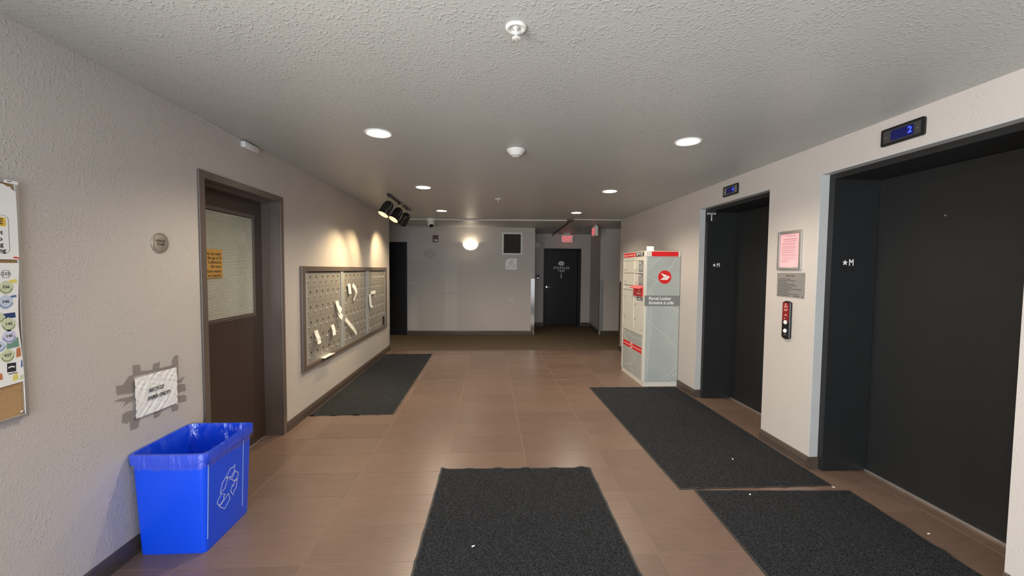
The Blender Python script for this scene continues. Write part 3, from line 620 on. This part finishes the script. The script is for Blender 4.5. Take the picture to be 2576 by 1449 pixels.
# ------------------------------------------------------------------ floor mats
def floor_mat(label, c, wave_edges):
    """c = four corners far-left, far-right, near-right, near-left"""
    o = thing('floor_mat', label, 'mat', Matrix.Translation((c[3][0], c[3][1], 0)), None)
    O = Vector((c[3][0], c[3][1], 0)); NX, NY = 40, 40; rg = random.Random(len(label))
    P = [Vector((x, y, 0))-O for x, y in c]
    W_ = (P[1]-P[0]).length; L_ = (P[0]-P[3]).length
    ph = [rg.uniform(0, 6) for _ in range(4)]
    def pt(u, v):
        p = (P[3]*(1-u)+P[2]*u)*(1-v)+(P[0]*(1-u)+P[1]*u)*v; h = .007
        for k, (on, dd, s_, L) in enumerate(((wave_edges[0], 1-v, u, W_), (wave_edges[1], v, u, W_), (wave_edges[2], u, v, L_), (wave_edges[3], 1-u, v, L_))):
            if on:
                fall = max(0, 1-dd*(L_ if k < 2 else W_)/.10); wv = max(0, math.sin(s_*L*2*PI/.21+ph[k]))**2*(.4+.6*math.sin(s_*7+ph[k])**2)
                h += on*fall*fall*wv
                d_ = on*.45*fall*wv
                if k == 0: p = p+Vector((0, d_, 0))
                if k == 1: p = p-Vector((0, d_, 0))
                if k == 2: p = p-Vector((d_, 0, 0))
                if k == 3: p = p+Vector((d_, 0, 0))
        return Vector((p.x, p.y, h))
    eu, ev = .013/W_, .013/L_
    def grid(us, vs, name, m, dz):
        b = MB(); T = [[b.bm.verts.new(pt(u, v)+Vector((0, 0, dz))) for u in us] for v in vs]
        for j in range(len(vs)-1):
            for i in range(len(us)-1): b.bm.faces.new((T[j][i], T[j][i+1], T[j+1][i+1], T[j+1][i]))
        loop = [T[0][i] for i in range(len(us))]+[T[j][-1] for j in range(1, len(vs))]+[T[-1][i] for i in range(len(us)-2, -1, -1)]+[T[j][0] for j in range(len(vs)-2, 0, -1)]
        low = [b.bm.verts.new((v.co.x, v.co.y, max(.0008, v.co.z-.006))) for v in loop]
        for i in range(len(loop)):
            j = (i+1) % len(loop); b.bm.faces.new((loop[j], loop[i], low[i], low[j]))
        return b.done(name, m, o, fix=False)
    U = [i/NX for i in range(NX+1)]; V = [j/NY for j in range(NY+1)]
    grid([0]+[eu+(1-2*eu)*u for u in U]+[1], [0]+[ev+(1-2*ev)*v for v in V]+[1], 'rubber_edge', M_RUB, -.003)
    grid([eu+(1-2*eu)*u for u in U], [ev+(1-2*ev)*v for v in V], 'pile', M_MAT, 0)
    return o
floor_mat('charcoal entrance mat at bottom centre of the floor', [(-.357, 2.93), (.767, 2.91), (.742, 1.10), (-.392, 1.12)], (.010, 0, .006, .006))
floor_mat('charcoal mat in front of the two elevators, beyond its neighbour', [(1.273, 4.945), (2.40, 4.935), (2.405, 2.592), (1.307, 2.588)], (.004, .010, 0, 0))
floor_mat('long charcoal mat under the mailboxes', [(-1.815, 6.985), (-.998, 6.98), (-.979, 4.075), (-1.817, 4.057)], (.006, .016, .003, .004))
floor_mat('charcoal mat at lower right before the near elevator', [(1.402, 2.572), (2.47, 2.525), (2.40, .72), (1.315, .76)], (.002, 0, 0, .008))
# crumbs of paper on the floor
for lab, x, y, a in (('white paper scrap on the bottom centre mat', -.082, 2.08, .4), ('white paper scrap on the far elevator mat', 1.935, 2.99, 1.2), ('white paper scrap on tiles by the near elevator door', 2.526, 2.08, .2), ('white paper scrap in the gap between the elevator mats', 2.40, 2.575, 2.0), ('white paper scrap at far edge of lower right mat', 1.746, 2.50, .8)):
    b = MB().prism([(-.010, -.003), (.002, -.005), (.011, -.001), (.008, .004), (-.006, .004)], 0, .0018)
    o = tag(b.done('paper_scrap', M_PAPER), lab, 'paper scrap', 'paper scraps on the floor'); on_mat = 'on the' in lab or 'edge of' in lab
    o.location = (x, y, .0075 if on_mat else .001); o.rotation_euler.z = a

# ------------------------------------------------------------------ parcel locker
LX, LY0, LY1, LH = 1.978, 4.965, 5.80, 1.75
pl = thing('parcel_locker', 'grey and red parcel locker cabinet against the right wall', 'locker', Matrix.Translation((LX, LY0, 0)))
LW, LD = LY1-LY0, .452      # width along Y, depth along X
MB().box(.004, LD, .004, LW, .062, LH-.078).done('carcass', M_BEIGE, pl)
MB().box(.0, LD, 0, LW, .0, .062, bev=.003).done('plinth', M_BEIGE, pl)
MF = frame((0, LW, 0), (0, -1, 0), (0, 0, 1))             # front face: local x from far to near
def fput(b, name, m, z=0): o = b.done(name, m, pl); o.matrix_local = MF @ Matrix.Translation((0, 0, z)); return o
b = MB(); FX = LW
for q in ((0, .032, .062, 1.672), (FX-.055, FX, .062, 1.672), (.032, FX-.055, 1.632, 1.672), (.032, FX-.055, .655, .70)): b.box(q[0], q[1], q[2], q[3], -.004, .006, bev=.002)
fput(b, 'front_frame', M_BEIGE)
fput(MB().box(.032, FX-.055, .068, .655, -.006, .002), 'lower_panel', M_LGREY)
# doors: far column and near column
c0, c1, c2 = .040, .455, FX-.060
doors = [(c0, c1, 1.475, 1.627, 'compartment_door'), (c0, c1, 1.305, 1.462, 'compartment_door'), (c1+.012, c2, 1.475, 1.627, 'compartment_door'), (c1+.012, c2, 1.300, 1.462, 'compartment_door'), (c0, c1, .705, 1.228, 'compartment_door'), (c1+.012, c2, .705, 1.148, 'compartment_door')]
fput(MB().box(.034, FX-.055, .70, 1.632, -.012, -.006), 'recess', M_DGREY)
for q in ((c1+.001, c1+.011, .70, 1.632), (.033, c1, 1.463, 1.474), (c1+.012, FX-.056, 1.463, 1.474), (.033, c1, 1.296, 1.304), (.033, c1, 1.229, 1.239)):
    fput(MB().box(q[0], q[1], q[2], q[3], -.006, .009, bev=.002), 'front_divider', M_BEIGE)
fput(MB().box(c0, c1, 1.24, 1.295, -.006, .001, bev=.001), 'blank_strip', M_BEIGE)
for x0, x1, z0, z1, nm in doors:
    o = fput(MB().box(x0, x1, z0, z1, -.006, .003, bev=.002), nm, M_BEIGE)
    zk = z0+.032 if z1-z0 < .3 else z1-.10
    kk = MB().lathe([(.013, .003), (.013, .007), (.009, .008), (.009, .016), (.006, .018)], 14, Matrix.Translation((x0+.045, zk, 0))).done('lock', M_CHROME, o, smooth=True)
    if z1-z0 > .3: MB().lathe([(.011, .003), (.011, .010), (.006, .012)], 12, Matrix.Translation((x0+.045, z0+.14, 0))).done('lock', M_STEEL, o, smooth=True)
for k, (x0, x1, z0, z1, nm) in enumerate(doors):
    t_ = text('ABDECF'[k], .034, x0+.10, (z0+.035 if z1-z0 < .3 else z1-.10), .0035, M_GINK, pl, name='door_letter'); t_.matrix_local = MF
for z0, z1 in ((1.478, 1.624), (1.303, 1.459)):
    fput(MB().box(c2-.165, c2-.004, z0, z1, .003, .0036), 'info_label', M_LBAND)
    b = lines([(c2-.15, c2-.02, z1-.055-.016*i, .006) for i in range(5)], .0036, .004); fput(b, 'lettering', M_LGREY2)
    fput(MB().box(c2-.15, c2-.08, z1-.034, z1-.022, .0036, .0042), 'label_heading', M_PAPER)
fput(MB().box(c2-.21, c2-.004, 1.10, 1.145, .003, .0036), 'info_label', M_LBAND); fput(MB().box(c2-.15, c2-.08, 1.118, 1.130, .0036, .0042), 'label_heading', M_PAPER)
b = MB(); b.box(c1+.012, c2+.004, 1.158, 1.285, -.006, .018, bev=.003); fput(b, 'drop_box', M_RED)
b = MB(); b.loft([[(x, 1.282, .0), (x, 1.298, .0), (x, 1.268, .062), (x, 1.258, .060)] for x in (c1-.01, c2+.014)]); fput(b, 'drop_hood', mat('pale_red_plastic', (.75, .10, .11, 1), .4))
b = MB(); b.box(c1+.13, c2-.03, 1.185, 1.207, .018, .0186); b.prism([(c1+.04, 1.21), (c1+.085, 1.225), (c1+.06, 1.232)], .018, .0186); fput(b, 'drop_print', M_PINKW)
fput(lines([(c2-.13, c2-.04, 1.236, .006), (c2-.13, c2-.04, 1.225, .006)], .018, .0186), 'lettering', M_PINKW)
fput(MB().box(c2-.05, c2-.01, .718, .726, .003, .0036), 'maker_mark', M_GINK)
# red strip with white badge on the lower panel
fput(MB().box(.065, FX-.065, .415, .490, .002, .003), 'red_strip', M_RED)
fput(lines([(.08, .35, .452, .016), (.45, FX-.08, .452, .016)], .003, .0036), 'lettering', M_PINKW)
fput(MB().prism(circle(.045, 24, .395, .452, 1.15), .003, .004), 'badge', M_PINKW)
fput(MB().prism(circle(.018, 16, .395, .452), .004, .0045), 'badge_mark', M_RED)
b = MB()
for P in ([(.04, .64), (.18, .53), (.33, .40), (.50, .30), (.62, .27)], [(.04, .64), (.25, .60), (.45, .58), (.77, .60)], [(.10, .14), (.30, .16), (.48, .24), (.60, .38)], [(.05, .60), (.30, .36), (.45, .10)]): fput(MB().ribbon(P, .008, .0021, .0027), 'arc_pattern', M_LGREY2)
# header band
b = MB(); b.box(-.004, LD+.004, -.004, LW+.004, LH-.077, LH, bev=.006); b.done('header', M_BEIGE, pl)
fput(MB().box(.02, .50, 1.684, 1.742, .0042, .0052), 'red_header', M_RED); fput(MB().box(.50, FX-.05, 1.684, 1.742, .0042, .0052), 'black_header', M_BLACKM)
fput(MB().box(.03, .215, 1.700, 1.716, .0052, .0058).box(.235, .40, 1.703, 1.719, .0052, .0058).prism(circle(.022, 14, .455, 1.712), .0052, .0058), 'header_print', M_PINKW)
fput(lines([(.52, .61, 1.731, .008), (.52, .61, 1.716, .008), (.52, .58, 1.70, .008), (.67, .76, 1.731, .008), (.67, .74, 1.716, .006), (.67, .76, 1.70, .008)], .0052, .0058), 'lettering', M_PAPER)
fput(MB().prism([(.64, 1.692), (.652, 1.714), (.64, 1.736), (.628, 1.714)], .0052, .0058), 'leaf_mark', M_PAPER)
# side face towards the camera
ME = frame((0, 0, 0), (1, 0, 0), (0, 0, 1))
def eput(b, name, m): o = b.done(name, m, pl); o.matrix_local = ME; return o
eput(MB().box(.022, LD, .0625, 1.672, -.004, .0012), 'side_panel', M_LGREY)
eput(MB().box(-.004, .022, .0625, 1.672, -.008, .003, bev=.002), 'corner_post', M_BEIGE)
eput(MB().box(.075, LD-.03, 1.681, 1.742, .0042, .0054), 'side_header', M_RED)
eput(MB().box(.0225, LD, 1.045, 1.180, .0013, .0019), 'name_band', M_LBAND); eput(MB().box(-.0045, .0225, 1.045, 1.180, .003, .0034), 'name_band', M_LBAND)
t_ = text('Parcel Locker', .058, .05, 1.141, .0024, M_PAPER, pl, align='LEFT', bold=.02, sx=.90); t_.matrix_local = ME
t_ = text('Armoire \u00e0 colis', .058, .05, 1.086, .0024, M_PAPER, pl, align='LEFT', bold=.02, sx=.90); t_.matrix_local = ME
CX_, CZ_ = .252, 1.417
o = eput(MB().prism(circle(.086, 40, CX_, CZ_), .0013, .0024), 'round_emblem', M_RED)
b = MB()
for P in ([(-.056, .052), (.074, .004), (-.014, .004)], [(-.015, .0008), (.071, .0008), (.058, -.010), (-.027, -.010)], [(-.029, -.0132), (.055, -.0132), (.032, -.035), (-.058, -.035)]):
    b.prism([(CX_+x, CZ_+y) for x, y in P], .0025, .0031)
eput(b, 'emblem_wing', M_PAPER)
b = MB()
arcs = [[(.05, 1.53), (.12, 1.60), (.20, 1.668)], [(.04, 1.18), (.12, 1.33), (.24, 1.46), (.34, 1.56), (.39, 1.65)], [(.03, 1.25), (.08, 1.22), (.12, 1.185)], [(.03, 1.04), (.05, .85), (.05, .6), (.04, .35), (.03, .1)], [(.03, .86), (.14, .78), (.28, .66), (.40, .54), (.45, .50)],
        [(.09, 1.04), (.08, .7), (.06, .4), (.05, .075)], [(.20, .075), (.32, .15), (.45, .27)], [(.26, .075), (.36, .12), (.45, .18)], [(.30, 1.04), (.38, 1.02), (.445, .97)], [(.035, 1.42), (.10, 1.39), (.15, 1.38)]]
for q_, P in enumerate(arcs): eput(MB().ribbon(P, .005, .0013, .0015+.00004*q_), 'arc_pattern', M_LGREY2)
MB().prism([(0, 0), (.095, .0), (.095, .066), (.002, .060)], 0, .0016).done('paper_card', M_PAPER)
o = bpy.data.objects['paper_card']; o.matrix_world = frame((LX+.015, LY0+.02, LH+.0005), (1, 0, 0), (0, .12, .993)); tag(o, 'small white paper card standing on top of parcel locker', 'paper')
MB().box(.0, .095, .060, .066, .0016, .002).done('card_edge', M_DGREY, o)

# ------------------------------------------------------------------ right wall fixtures
def indicator(label, y, z, digit, wd):
    o = thing('floor_indicator', label, 'display', fR(y, z), 'floor indicators above the elevators')
    MB().prism(rrect(wd, .104, .012), .0006, .012).done('bezel', M_BLACK, o)
    MB().box(-wd/2+.018, wd/2-.018, -.036, .036, .012, .014).done('face', M_STEEL if digit == '4' else M_DGREY, o)
    MB().box(-.062, .070, -.030, .030, .014, .0148).done('screen', M_LCD, o)
    text(digit, .052, .048, .001, .0151, M_DIGIT, o, name='digit', bold=.02)
    for x in (-wd/2+.034, wd/2-.034): MB().lathe([(.004, .014), (.004, .0155), (.002, .016)], 10, Matrix.Translation((x, -.002, 0))).done('screw', M_CHROME, o)
indicator('blue lit floor display above elevator 1', 3.943, 2.318, '4', .25)
indicator('blue lit floor display above the near elevator', 2.261, 2.326, '2', .25)
nf = thing('picture_frame', 'silver snap frame holding pink printed notice', 'frame', fR(3.115, 1.671))
b = MB()
for q in ((-.129, -.104, -.160, .160), (.104, .129, -.160, .160), (-.104, .104, -.160, -.135), (-.104, .104, .135, .160)): b.box(q[0], q[1], q[2], q[3], .0006, .016, bev=.006)
b.done('frame', M_ALU, nf, smooth=True)
nt_ = thing('notice', 'pink typed notice inside the silver frame', 'notice', fR(3.115, 1.671)); MB().box(-.1035, .1035, -.1345, .1345, .003, .0045).done('sheet', M_PINK, nt_)
lines([(-.045, .055, .118, .005), (-.07, .07, .092, .006), (-.065, .068, .077, .005)]+[(-.085, random.uniform(.05, .08), y, .0032) for y in (.062, .055, .047, .033, .026, .018, -.012, -.019, -.034, -.041, -.055, -.07)]+[(-.085, .06, .003, .005), (-.085, .0, -.085, .004), (-.085, -.04, -.093, .004)], .0045, .0049).done('lettering', mat('rose_grey_ink', (.42, .20, .23, 1), .8), nt_)
ip = thing('instruction_plate', 'engraved grey metal plate below the pink notice', 'sign', fR(3.097, 1.390))
MB().prism([(-.150, .098), (.150, .101), (.150, -.101), (-.146, -.099)], .0006, .003).done('plate', M_PLATE, ip)
rows = [(-.05, .045, .075, .006)]+[(-.13, x, .048-.0135*i, .0045) for i, x in enumerate((.0, .06, -.04, .05, .07, .02, .12, .01, -.02, .10, .0))]+[(.04, .10, -.088, .005)]
lines(rows, .003, .0034).done('lettering', M_INK, ip)
for x in (-.135, .135):
    for y in (-.086, .086): MB().lathe([(.007, .003), (.007, .005), (.004, .0062)], 12, Matrix.Translation((x, y, 0))).done('screw', M_CHROME, ip, smooth=True)
hc = thing('call_station', 'black elevator call station with red fire panel', 'button panel', fR(3.109, 1.103))
b = MB()
ring = lambda z, s: [(x*s, y*(1-(1-s)*.3), z) for x, y in [(-.043, .145)]+[(-.043+.086*i/8, .145+.012*math.sin(PI*i/8)) for i in range(1, 8)]+[(.043, .145), (.043, -.145)]+[(.043-.086*i/8, -.145-.012*math.sin(PI*i/8)) for i in range(1, 8)]+[(-.043, -.145)]]
b.loft([ring(.0006, 1), ring(.014, 1), ring(.02, .9)]); b.done('body', M_BLACK, hc)
MB().prism([(-.034, .142), (.034, .142), (.034, -.005), (-.034, -.005)], .0201, .0212).done('fire_panel', mat('dark_red_panel', (.22, .012, .01, 1), .4), hc)
lines([(-.02, .022, .115, .005), (-.02, .018, .105, .005), (-.02, .022, .088, .005), (-.02, .018, .078, .005), (-.012, .012, .045, .004), (-.012, .016, .037, .004)], .0212, .0216).done('lettering', M_PINKW, hc)
for y, r_, m, nm in ((.130, .005, M_PINKW, 'lamp'), (.014, .012, M_STROBE, 'key_switch'), (-.018, .0155, M_BTN, 'call_button'), (-.088, .0155, M_BTN, 'call_button'), (-.122, .005, M_CHROME, 'screw')):
    MB().lathe([(r_*1.1, .020), (r_*1.1, .0235), (r_*.95, .025), (r_*.9, .028), (r_*.5, .0295)], 18, Matrix.Translation((0, y, 0))).done(nm, m, hc, smooth=True)
MB().lathe([(.005, .028), (.005, .031)], 10, Matrix.Translation((0, .014, 0))).done('lamp', M_PINKW, hc)
def jamb_sign(label, x, z, y, w_, h_): 
    o = thing('floor_plate', label, 'sign', fB(x, z, y)); MB().prism(rrect(w_, h_, .004, 2), .0003, .003).done('plate', M_BLACKM, o); return o
STAR = [(.022*(1 if i % 2 == 0 else .42)*math.cos(PI/2+PI*i/5), .022*(1 if i % 2 == 0 else .42)*math.sin(PI/2+PI*i/5)) for i in range(10)]
for lab, x, z, y in (('black star M floor plate on elevator 1 jamb', 2.626, 1.555, 4.4895), ('black star M floor plate on the near elevator jamb', 2.634, 1.556, 2.7935)):
    o = jamb_sign(lab, x, z, y, .102, .102); o['group'] = 'star M plates on the elevator jambs'
    MB().prism([(px-.026, py+.012) for px, py in STAR], .003, .0042).done('star', M_PAPER, o); text('M', .066, .022, .012, .0036, M_PAPER, o, bold=.02, sx=.75)
o = jamb_sign('black ELEVATOR 1 plate high on the far jamb', 2.548, 2.118, 4.4895, .115, .105)
text('ELEVATOR', .030, 0, .040, .0034, M_PAPER, o, sx=.74, bold=.01); text('1', .095, .002, -.010, .0034, M_PAPER, o, bold=.02, sx=.8)

# ------------------------------------------------------------------ ceiling fixtures
dl = thing('downlight', '', 'ceiling light', fC(0, 0), 'recessed ceiling downlights')
MB().lathe([(.096, .0006), (.096, .003), (.090, .007), (.080, .005), (.078, .001)], 48, cap1=False).done('trim_ring', M_TRIMW, dl, smooth=True)
MB().lathe([(.0775, .0012), (.0775, .0035)], 40).done('lens', M_LENS, dl)
DL = [(-.783, 2.87, 'left downlight of the pair nearest the camera'), (1.436, 2.869, 'right downlight of the pair nearest the camera'), (-.776, 4.703, 'left downlight of the middle pair'), (1.421, 4.719, 'right downlight of the middle pair'), (-.788, 6.553, 'left downlight of the farthest pair'), (1.414, 6.523, 'right downlight of the farthest pair')]
for i, (x, y, lab) in enumerate(DL):
    o = dl if i == 0 else copy_tree(dl); o.matrix_world = fC(x, y); o['label'] = lab
    l = bpy.data.lights.new('downlight_lamp', 'SPOT'); l.energy = DOWN_W; l.color = WARM; l.spot_size = math.radians(146); l.spot_blend = .6; l.shadow_soft_size = .07
    lo = bpy.data.objects.new('downlight_lamp', l); COL.objects.link(lo); lo.location = (x, y, H-.012)
s = thing('sprinkler_head', 'white sprinkler head in round cup nearest the camera', 'sprinkler', fC(.096, 1.59))
MB().lathe([(.041, .0006), (.041, .006), (.034, .010), (.027, .008), (.025, .002), (.02, .0008)], 40, cap1=False).done('escutcheon', M_WHITE, s, smooth=True)
MB().lathe([(.012, .001), (.012, .006), (.004, .010), (.004, .034), (.007, .036), (.007, .04)], 20).done('stem', M_WHITE, s, smooth=True)
b = MB()
for sx in (-1, 1): b.tube([(0, sx*.012, .004), (0, sx*.012, .02), (0, sx*.003, .038)], .0022, 8)
b.done('yoke_arm', M_WHITE, s, smooth=True)
b = MB(); b.lathe([(.005, .040), (.013, .041), (.013, .0425), (.004, .0445)], 24)
for k in range(12):
    a = 2*PI*k/12; b.box(.011, .0165, -.0016, .0016, .041, .0424, M=Matrix.Rotation(a, 4, 'Z'))
b.done('deflector', M_WHITE, s)
s2 = copy_tree(s); s2.matrix_world = fC(.103, 5.366); s2['label'] = 'small distant sprinkler head beyond the smoke detector'; s2['group'] = s['group'] = 'ceiling sprinkler heads'
s3 = copy_tree(s); s3.matrix_world = fC(1.93, 9.75); s3['label'] = 'tiny sprinkler head over the alcove exit sign'; s3['group'] = 'ceiling sprinkler heads'
s = thing('smoke_detector', 'stepped white smoke detector on the ceiling', 'smoke detector', fC(.199, 3.176))
MB().lathe([(.072, .0006), (.072, .010), (.066, .014), (.062, .022), (.056, .026), (.050, .036), (.040, .044), (.034, .052), (.022, .056)], 48).done('housing', M_WHITE, s, smooth=True)
for k in range(10):
    a = 2*PI*(k+.5)/10; MB().box(.030, .0375, -.006, .006, .0455, .0515, M=Matrix.Rotation(a, 4, 'Z')).done('vent_slot', M_BLACKM, s)
c = thing('security_camera', 'white dome security camera hanging on the ceiling conduit', 'camera', fC(-1.12, 7.60))
MB().lathe([(.085, .0006), (.085, .022), (.078, .05), (.072, .062)], 36).done('mount', M_WHITE, c, smooth=True)
MS_ = Matrix.Translation((.01, .02, .095)) @ Matrix.Rotation(math.radians(-38), 4, 'X') @ Matrix.Rotation(math.radians(12), 4, 'Y')
MB().lathe([(.035, -.058), (.058, -.038), (.066, -.01), (.066, .018), (.056, .042), (.042, .056)], 36, MS_).done('eyeball', M_WHITE, c, smooth=True)
MB().lathe([(.042, .0555), (.042, .0565), (.020, .059), (.018, .064)], 30, MS_).done('lens', M_BLACK, c, smooth=True)
b = MB(); b.tube([(-2.0, 7.62, H-.012), (-.5, 7.60, H-.012), (1.46, 7.46, H-.012)], .012, 8)
tag(b.done('ceiling_conduit', M_WHITE, smooth=True), 'white conduit pipe running along the far lobby ceiling', 'conduit')
b = MB(); b.tube([(1.52, 7.46, H-.012), (1.60, 8.9, H-.012), (1.65, 10.42, H-.012), (1.652, 10.44, H-.05)], .012, 8); b.box(1.44, 1.55, 7.43, 7.50, H-.034, H-.0006)
tag(b.done('dark_conduit', M_DGREY, smooth=True), 'dark conduit pipe crossing the alcove ceiling', 'conduit')
struct(MB().box(1.56, XR, 7.352, 7.372, H-.012, H-.0006).done('trim_5', M_WHITE))

# track light
tl = thing('track_light', 'black three headed track light above the mailboxes', 'track light', fC(-1.285, 5.75))
MB().box(-.017, .017, -.75, .63, .0006, .02, bev=.002).done('track', M_BLACK, tl)
MB().lathe([(.02, .02), (.02, .03), (.012, .034)], 16, Matrix.Translation((.02, -.08, 0))).done('feed_knob', M_CHROME, tl, smooth=True)
def head(y, dx, dz_aim, fy, nm):
    """fy: aim component along the track; local y = -world y"""
    a = Vector((-dx, -fy, dz_aim)).normalized(); top = Vector((0, -(y-5.75), .105))
    q = Vector((0, 0, 1)).rotation_difference(a).to_matrix().to_4x4(); M = Matrix.Translation(top) @ q
    h = MB().lathe([(.02, -.012), (.044, -.004), (.062, .02), (.069, .06), (.071, .185), (.067, .185), (.065, .07)], 36, M, cap1=False).done('lamp_head', M_BLACK, tl, smooth=True)
    MB().lathe([(.0655, .184), (.0635, .09), (.034, .06)], 36, M, cap0=False).done('reflector', M_TRKIN, h, smooth=True)
    MB().lathe([(.03, .062), (.042, .10), (.042, .112), (.01, .115)], 24, M).done('bulb', M_TRKB, h, smooth=True)
    side = a.cross(Vector((0, 0, 1))).normalized() if abs(a.z) < .99 else Vector((1, 0, 0))
    p1_, p2_ = top+a*.06+side*.077, top+a*.06-side*.077; st_ = Vector((0, top.y, .02)); mid = Vector((0, top.y, .05))
    b = MB(); b.tube([st_, mid], .006, 8); b.tube([mid, mid+side*.06+a*.0, p1_+a*-.02, p1_+a*.05], .0032, 6); b.tube([mid, mid-side*.06, p2_+a*-.02, p2_+a*.05], .0032, 6)
    b.done('yoke', M_STEEL, h, smooth=True)
    MB().box(-.016, .016, top.y-.05, top.y+.05, .02, .036, bev=.003).done('track_adapter', M_BLACK, h)
    W = tl.matrix_world; pos = W @ (top+a*.20); d_ = (W.to_3x3() @ a)
    l = bpy.data.lights.new('spot_lamp', 'SPOT'); l.energy = 55; l.color = (1, .76, .42); l.spot_size = math.radians(84); l.spot_blend = .9; l.shadow_soft_size = .035
    lo = bpy.data.objects.new('spot_lamp', l); COL.objects.link(lo); lo.matrix_world = Matrix.Translation(pos) @ d_.to_track_quat('-Z', 'Y').to_matrix().to_4x4()
    return lo
tl_l = [head(5.22, .38, .86, -.36, 1), head(5.78, .42, .85, -.42, 2), head(6.28, .55, .80, .42, 3)]

# hanging exit signs
def exit_sign(label, M, w_, h_, m_letters):
    o = thing('exit_sign', label, 'exit sign', M, 'red exit signs')
    MB().box(-w_/2, w_/2, -h_/2, h_/2, -.028, .028, bev=.003).done('housing', M_WHITE, o)
    for s_ in (1, -1):
        R = Matrix() if s_ == 1 else Matrix.Rotation(PI, 4, 'Y')
        f_ = MB().box(-w_/2+.03, w_/2-.03, -h_/2+.012, h_/2-.02, .0282, .0292).done('face', M_EXITW, o); f_.matrix_local = R
        t_ = text('EXIT', .155, 0, -.002, .0298, m_letters, o, bold=.02, sx=.80); t_.matrix_local = R
        b_ = MB().box(-w_/2+.06, w_/2-.06, -h_/2+.014, -h_/2+.026, .0293, .0300).done('light_bar', M_EXITR, o); b_.matrix_local = R
    MB().box(-.09, .09, h_/2, h_/2+.032, -.02, .02).done('canopy', M_WHITE, o)
    return o
exit_sign('EXIT sign facing the lobby above the alcove door', fB(1.985, 2.305, 10.25), .33, .205, M_EXITR)
o = exit_sign('EXIT sign seen edge on near the right wall end', frame((2.17, 8.20, 2.30), (0, -1, 0), (0, 0, 1)), .30, .195, M_EXITR)

# ------------------------------------------------------------------ back wall fixtures
s = thing('wall_sconce', 'glowing white half bowl sconce on the back wall', 'wall light', fB(-.442, 2.085))
b = MB(); rings = []
for i in range(9):
    th = PI/2*i/8; r_ = .175*math.cos(th)**.8 if i < 8 else .012; z = -.155*math.sin(th)
    rings.append([(r_*math.cos(PI*k/20), z, .002+.62*r_*math.sin(PI*k/20)) for k in range(21)])
b.loft(rings, closed=False); b.done('glass_bowl', M_SCON, s, smooth=True)
b = MB(); b.ribbon([(-.178, 0), (.178, 0)], .006, .001, .004); b.done('rim', M_STEEL, s)
l = bpy.data.lights.new('sconce_lamp', 'POINT'); l.energy = 3.2; l.color = (1, .86, .66); l.shadow_soft_size = .04
o = bpy.data.objects.new('sconce_lamp', l); COL.objects.link(o); o.location = (-.442, YB-.105, 2.06)
v = thing('vent_grille', 'white framed dark return air grille on back wall', 'vent', fB(.4995, 2.08))
b = MB()
for q in ((-.232, -.192, -.252, .252), (.192, .232, -.252, .252), (-.192, .192, -.252, -.214), (-.192, .192, .214, .252)): b.box(q[0], q[1], q[2], q[3], .0006, .014, bev=.003)
b.done('frame', M_WHITE, v); MB().box(-.192, .192, -.214, .214, .0006, .002).done('back', M_BLACKM, v)
for k in range(26):
    y = -.206+k*.0165; MB().loft([[(x, y, .003), (x, y+.002, .003), (x, y+.012, .011), (x, y+.010, .011)] for x in (-.19, .19)]).done('slat', M_GRILLE, v)
fs = thing('direction_sign', 'white floor directory sign with one rounded corner', 'sign', fB(.4805, 1.622))
pts = [(-.130, -.118), (-.118, -.126), (.127, -.126), (.127, .125)]+[(-.02-.11*math.sin(PI/2*i/8), .015+.11*math.cos(PI/2*i/8)) for i in range(9)]
MB().prism(pts, .0006, .006).done('plate', mat('bright_white_sign', (.86, .88, .88, 1), .45, var=.02), fs)
for t_, sz, x, y in (('1st', .062, .0, .070), ('Floor', .056, .0, .022), ('122 - 158', .043, .022, -.030), ('107 - 149', .043, -.01, -.076)): text(t_, sz, x, y, .0065, M_GINK, fs)
a = thing('fire_strobe', 'small dark red fire alarm strobe on back wall', 'alarm', fB(-1.2175, 2.170))
MB().box(-.060, .060, -.076, .076, .0006, .035, bev=.006).done('body', M_STROBE, a); MB().box(-.04, .04, .0, .055, .035, .038).done('horn', M_DGREY, a)
MB().prism([(-.042, -.025), (.040, -.020), (.052, -.06), (.03, -.066), (.005, -.045), (-.02, -.05)], .035, .052).done('strobe_lens', M_TRIMW, a)
sw = thing('wall_box', 'pale square junction plate in alcove left of door', 'plate', fB(1.235, 2.148, 10.45)); MB().box(-.058, .058, -.06, .06, .0006, .03, bev=.004).done('cover', M_WHITE, sw)
cr = thing('card_reader', 'small black card reader left of the alcove door', 'card reader', fB(1.262, 1.298, 10.45)); MB().box(-.042, .042, -.066, .066, .0006, .028, bev=.006).done('body', M_BLACK, cr)
MB().box(-.026, .026, -.045, -.008, .028, .030).done('lit_window', M_STEEL, cr)

bpy.context.view_layer.update()
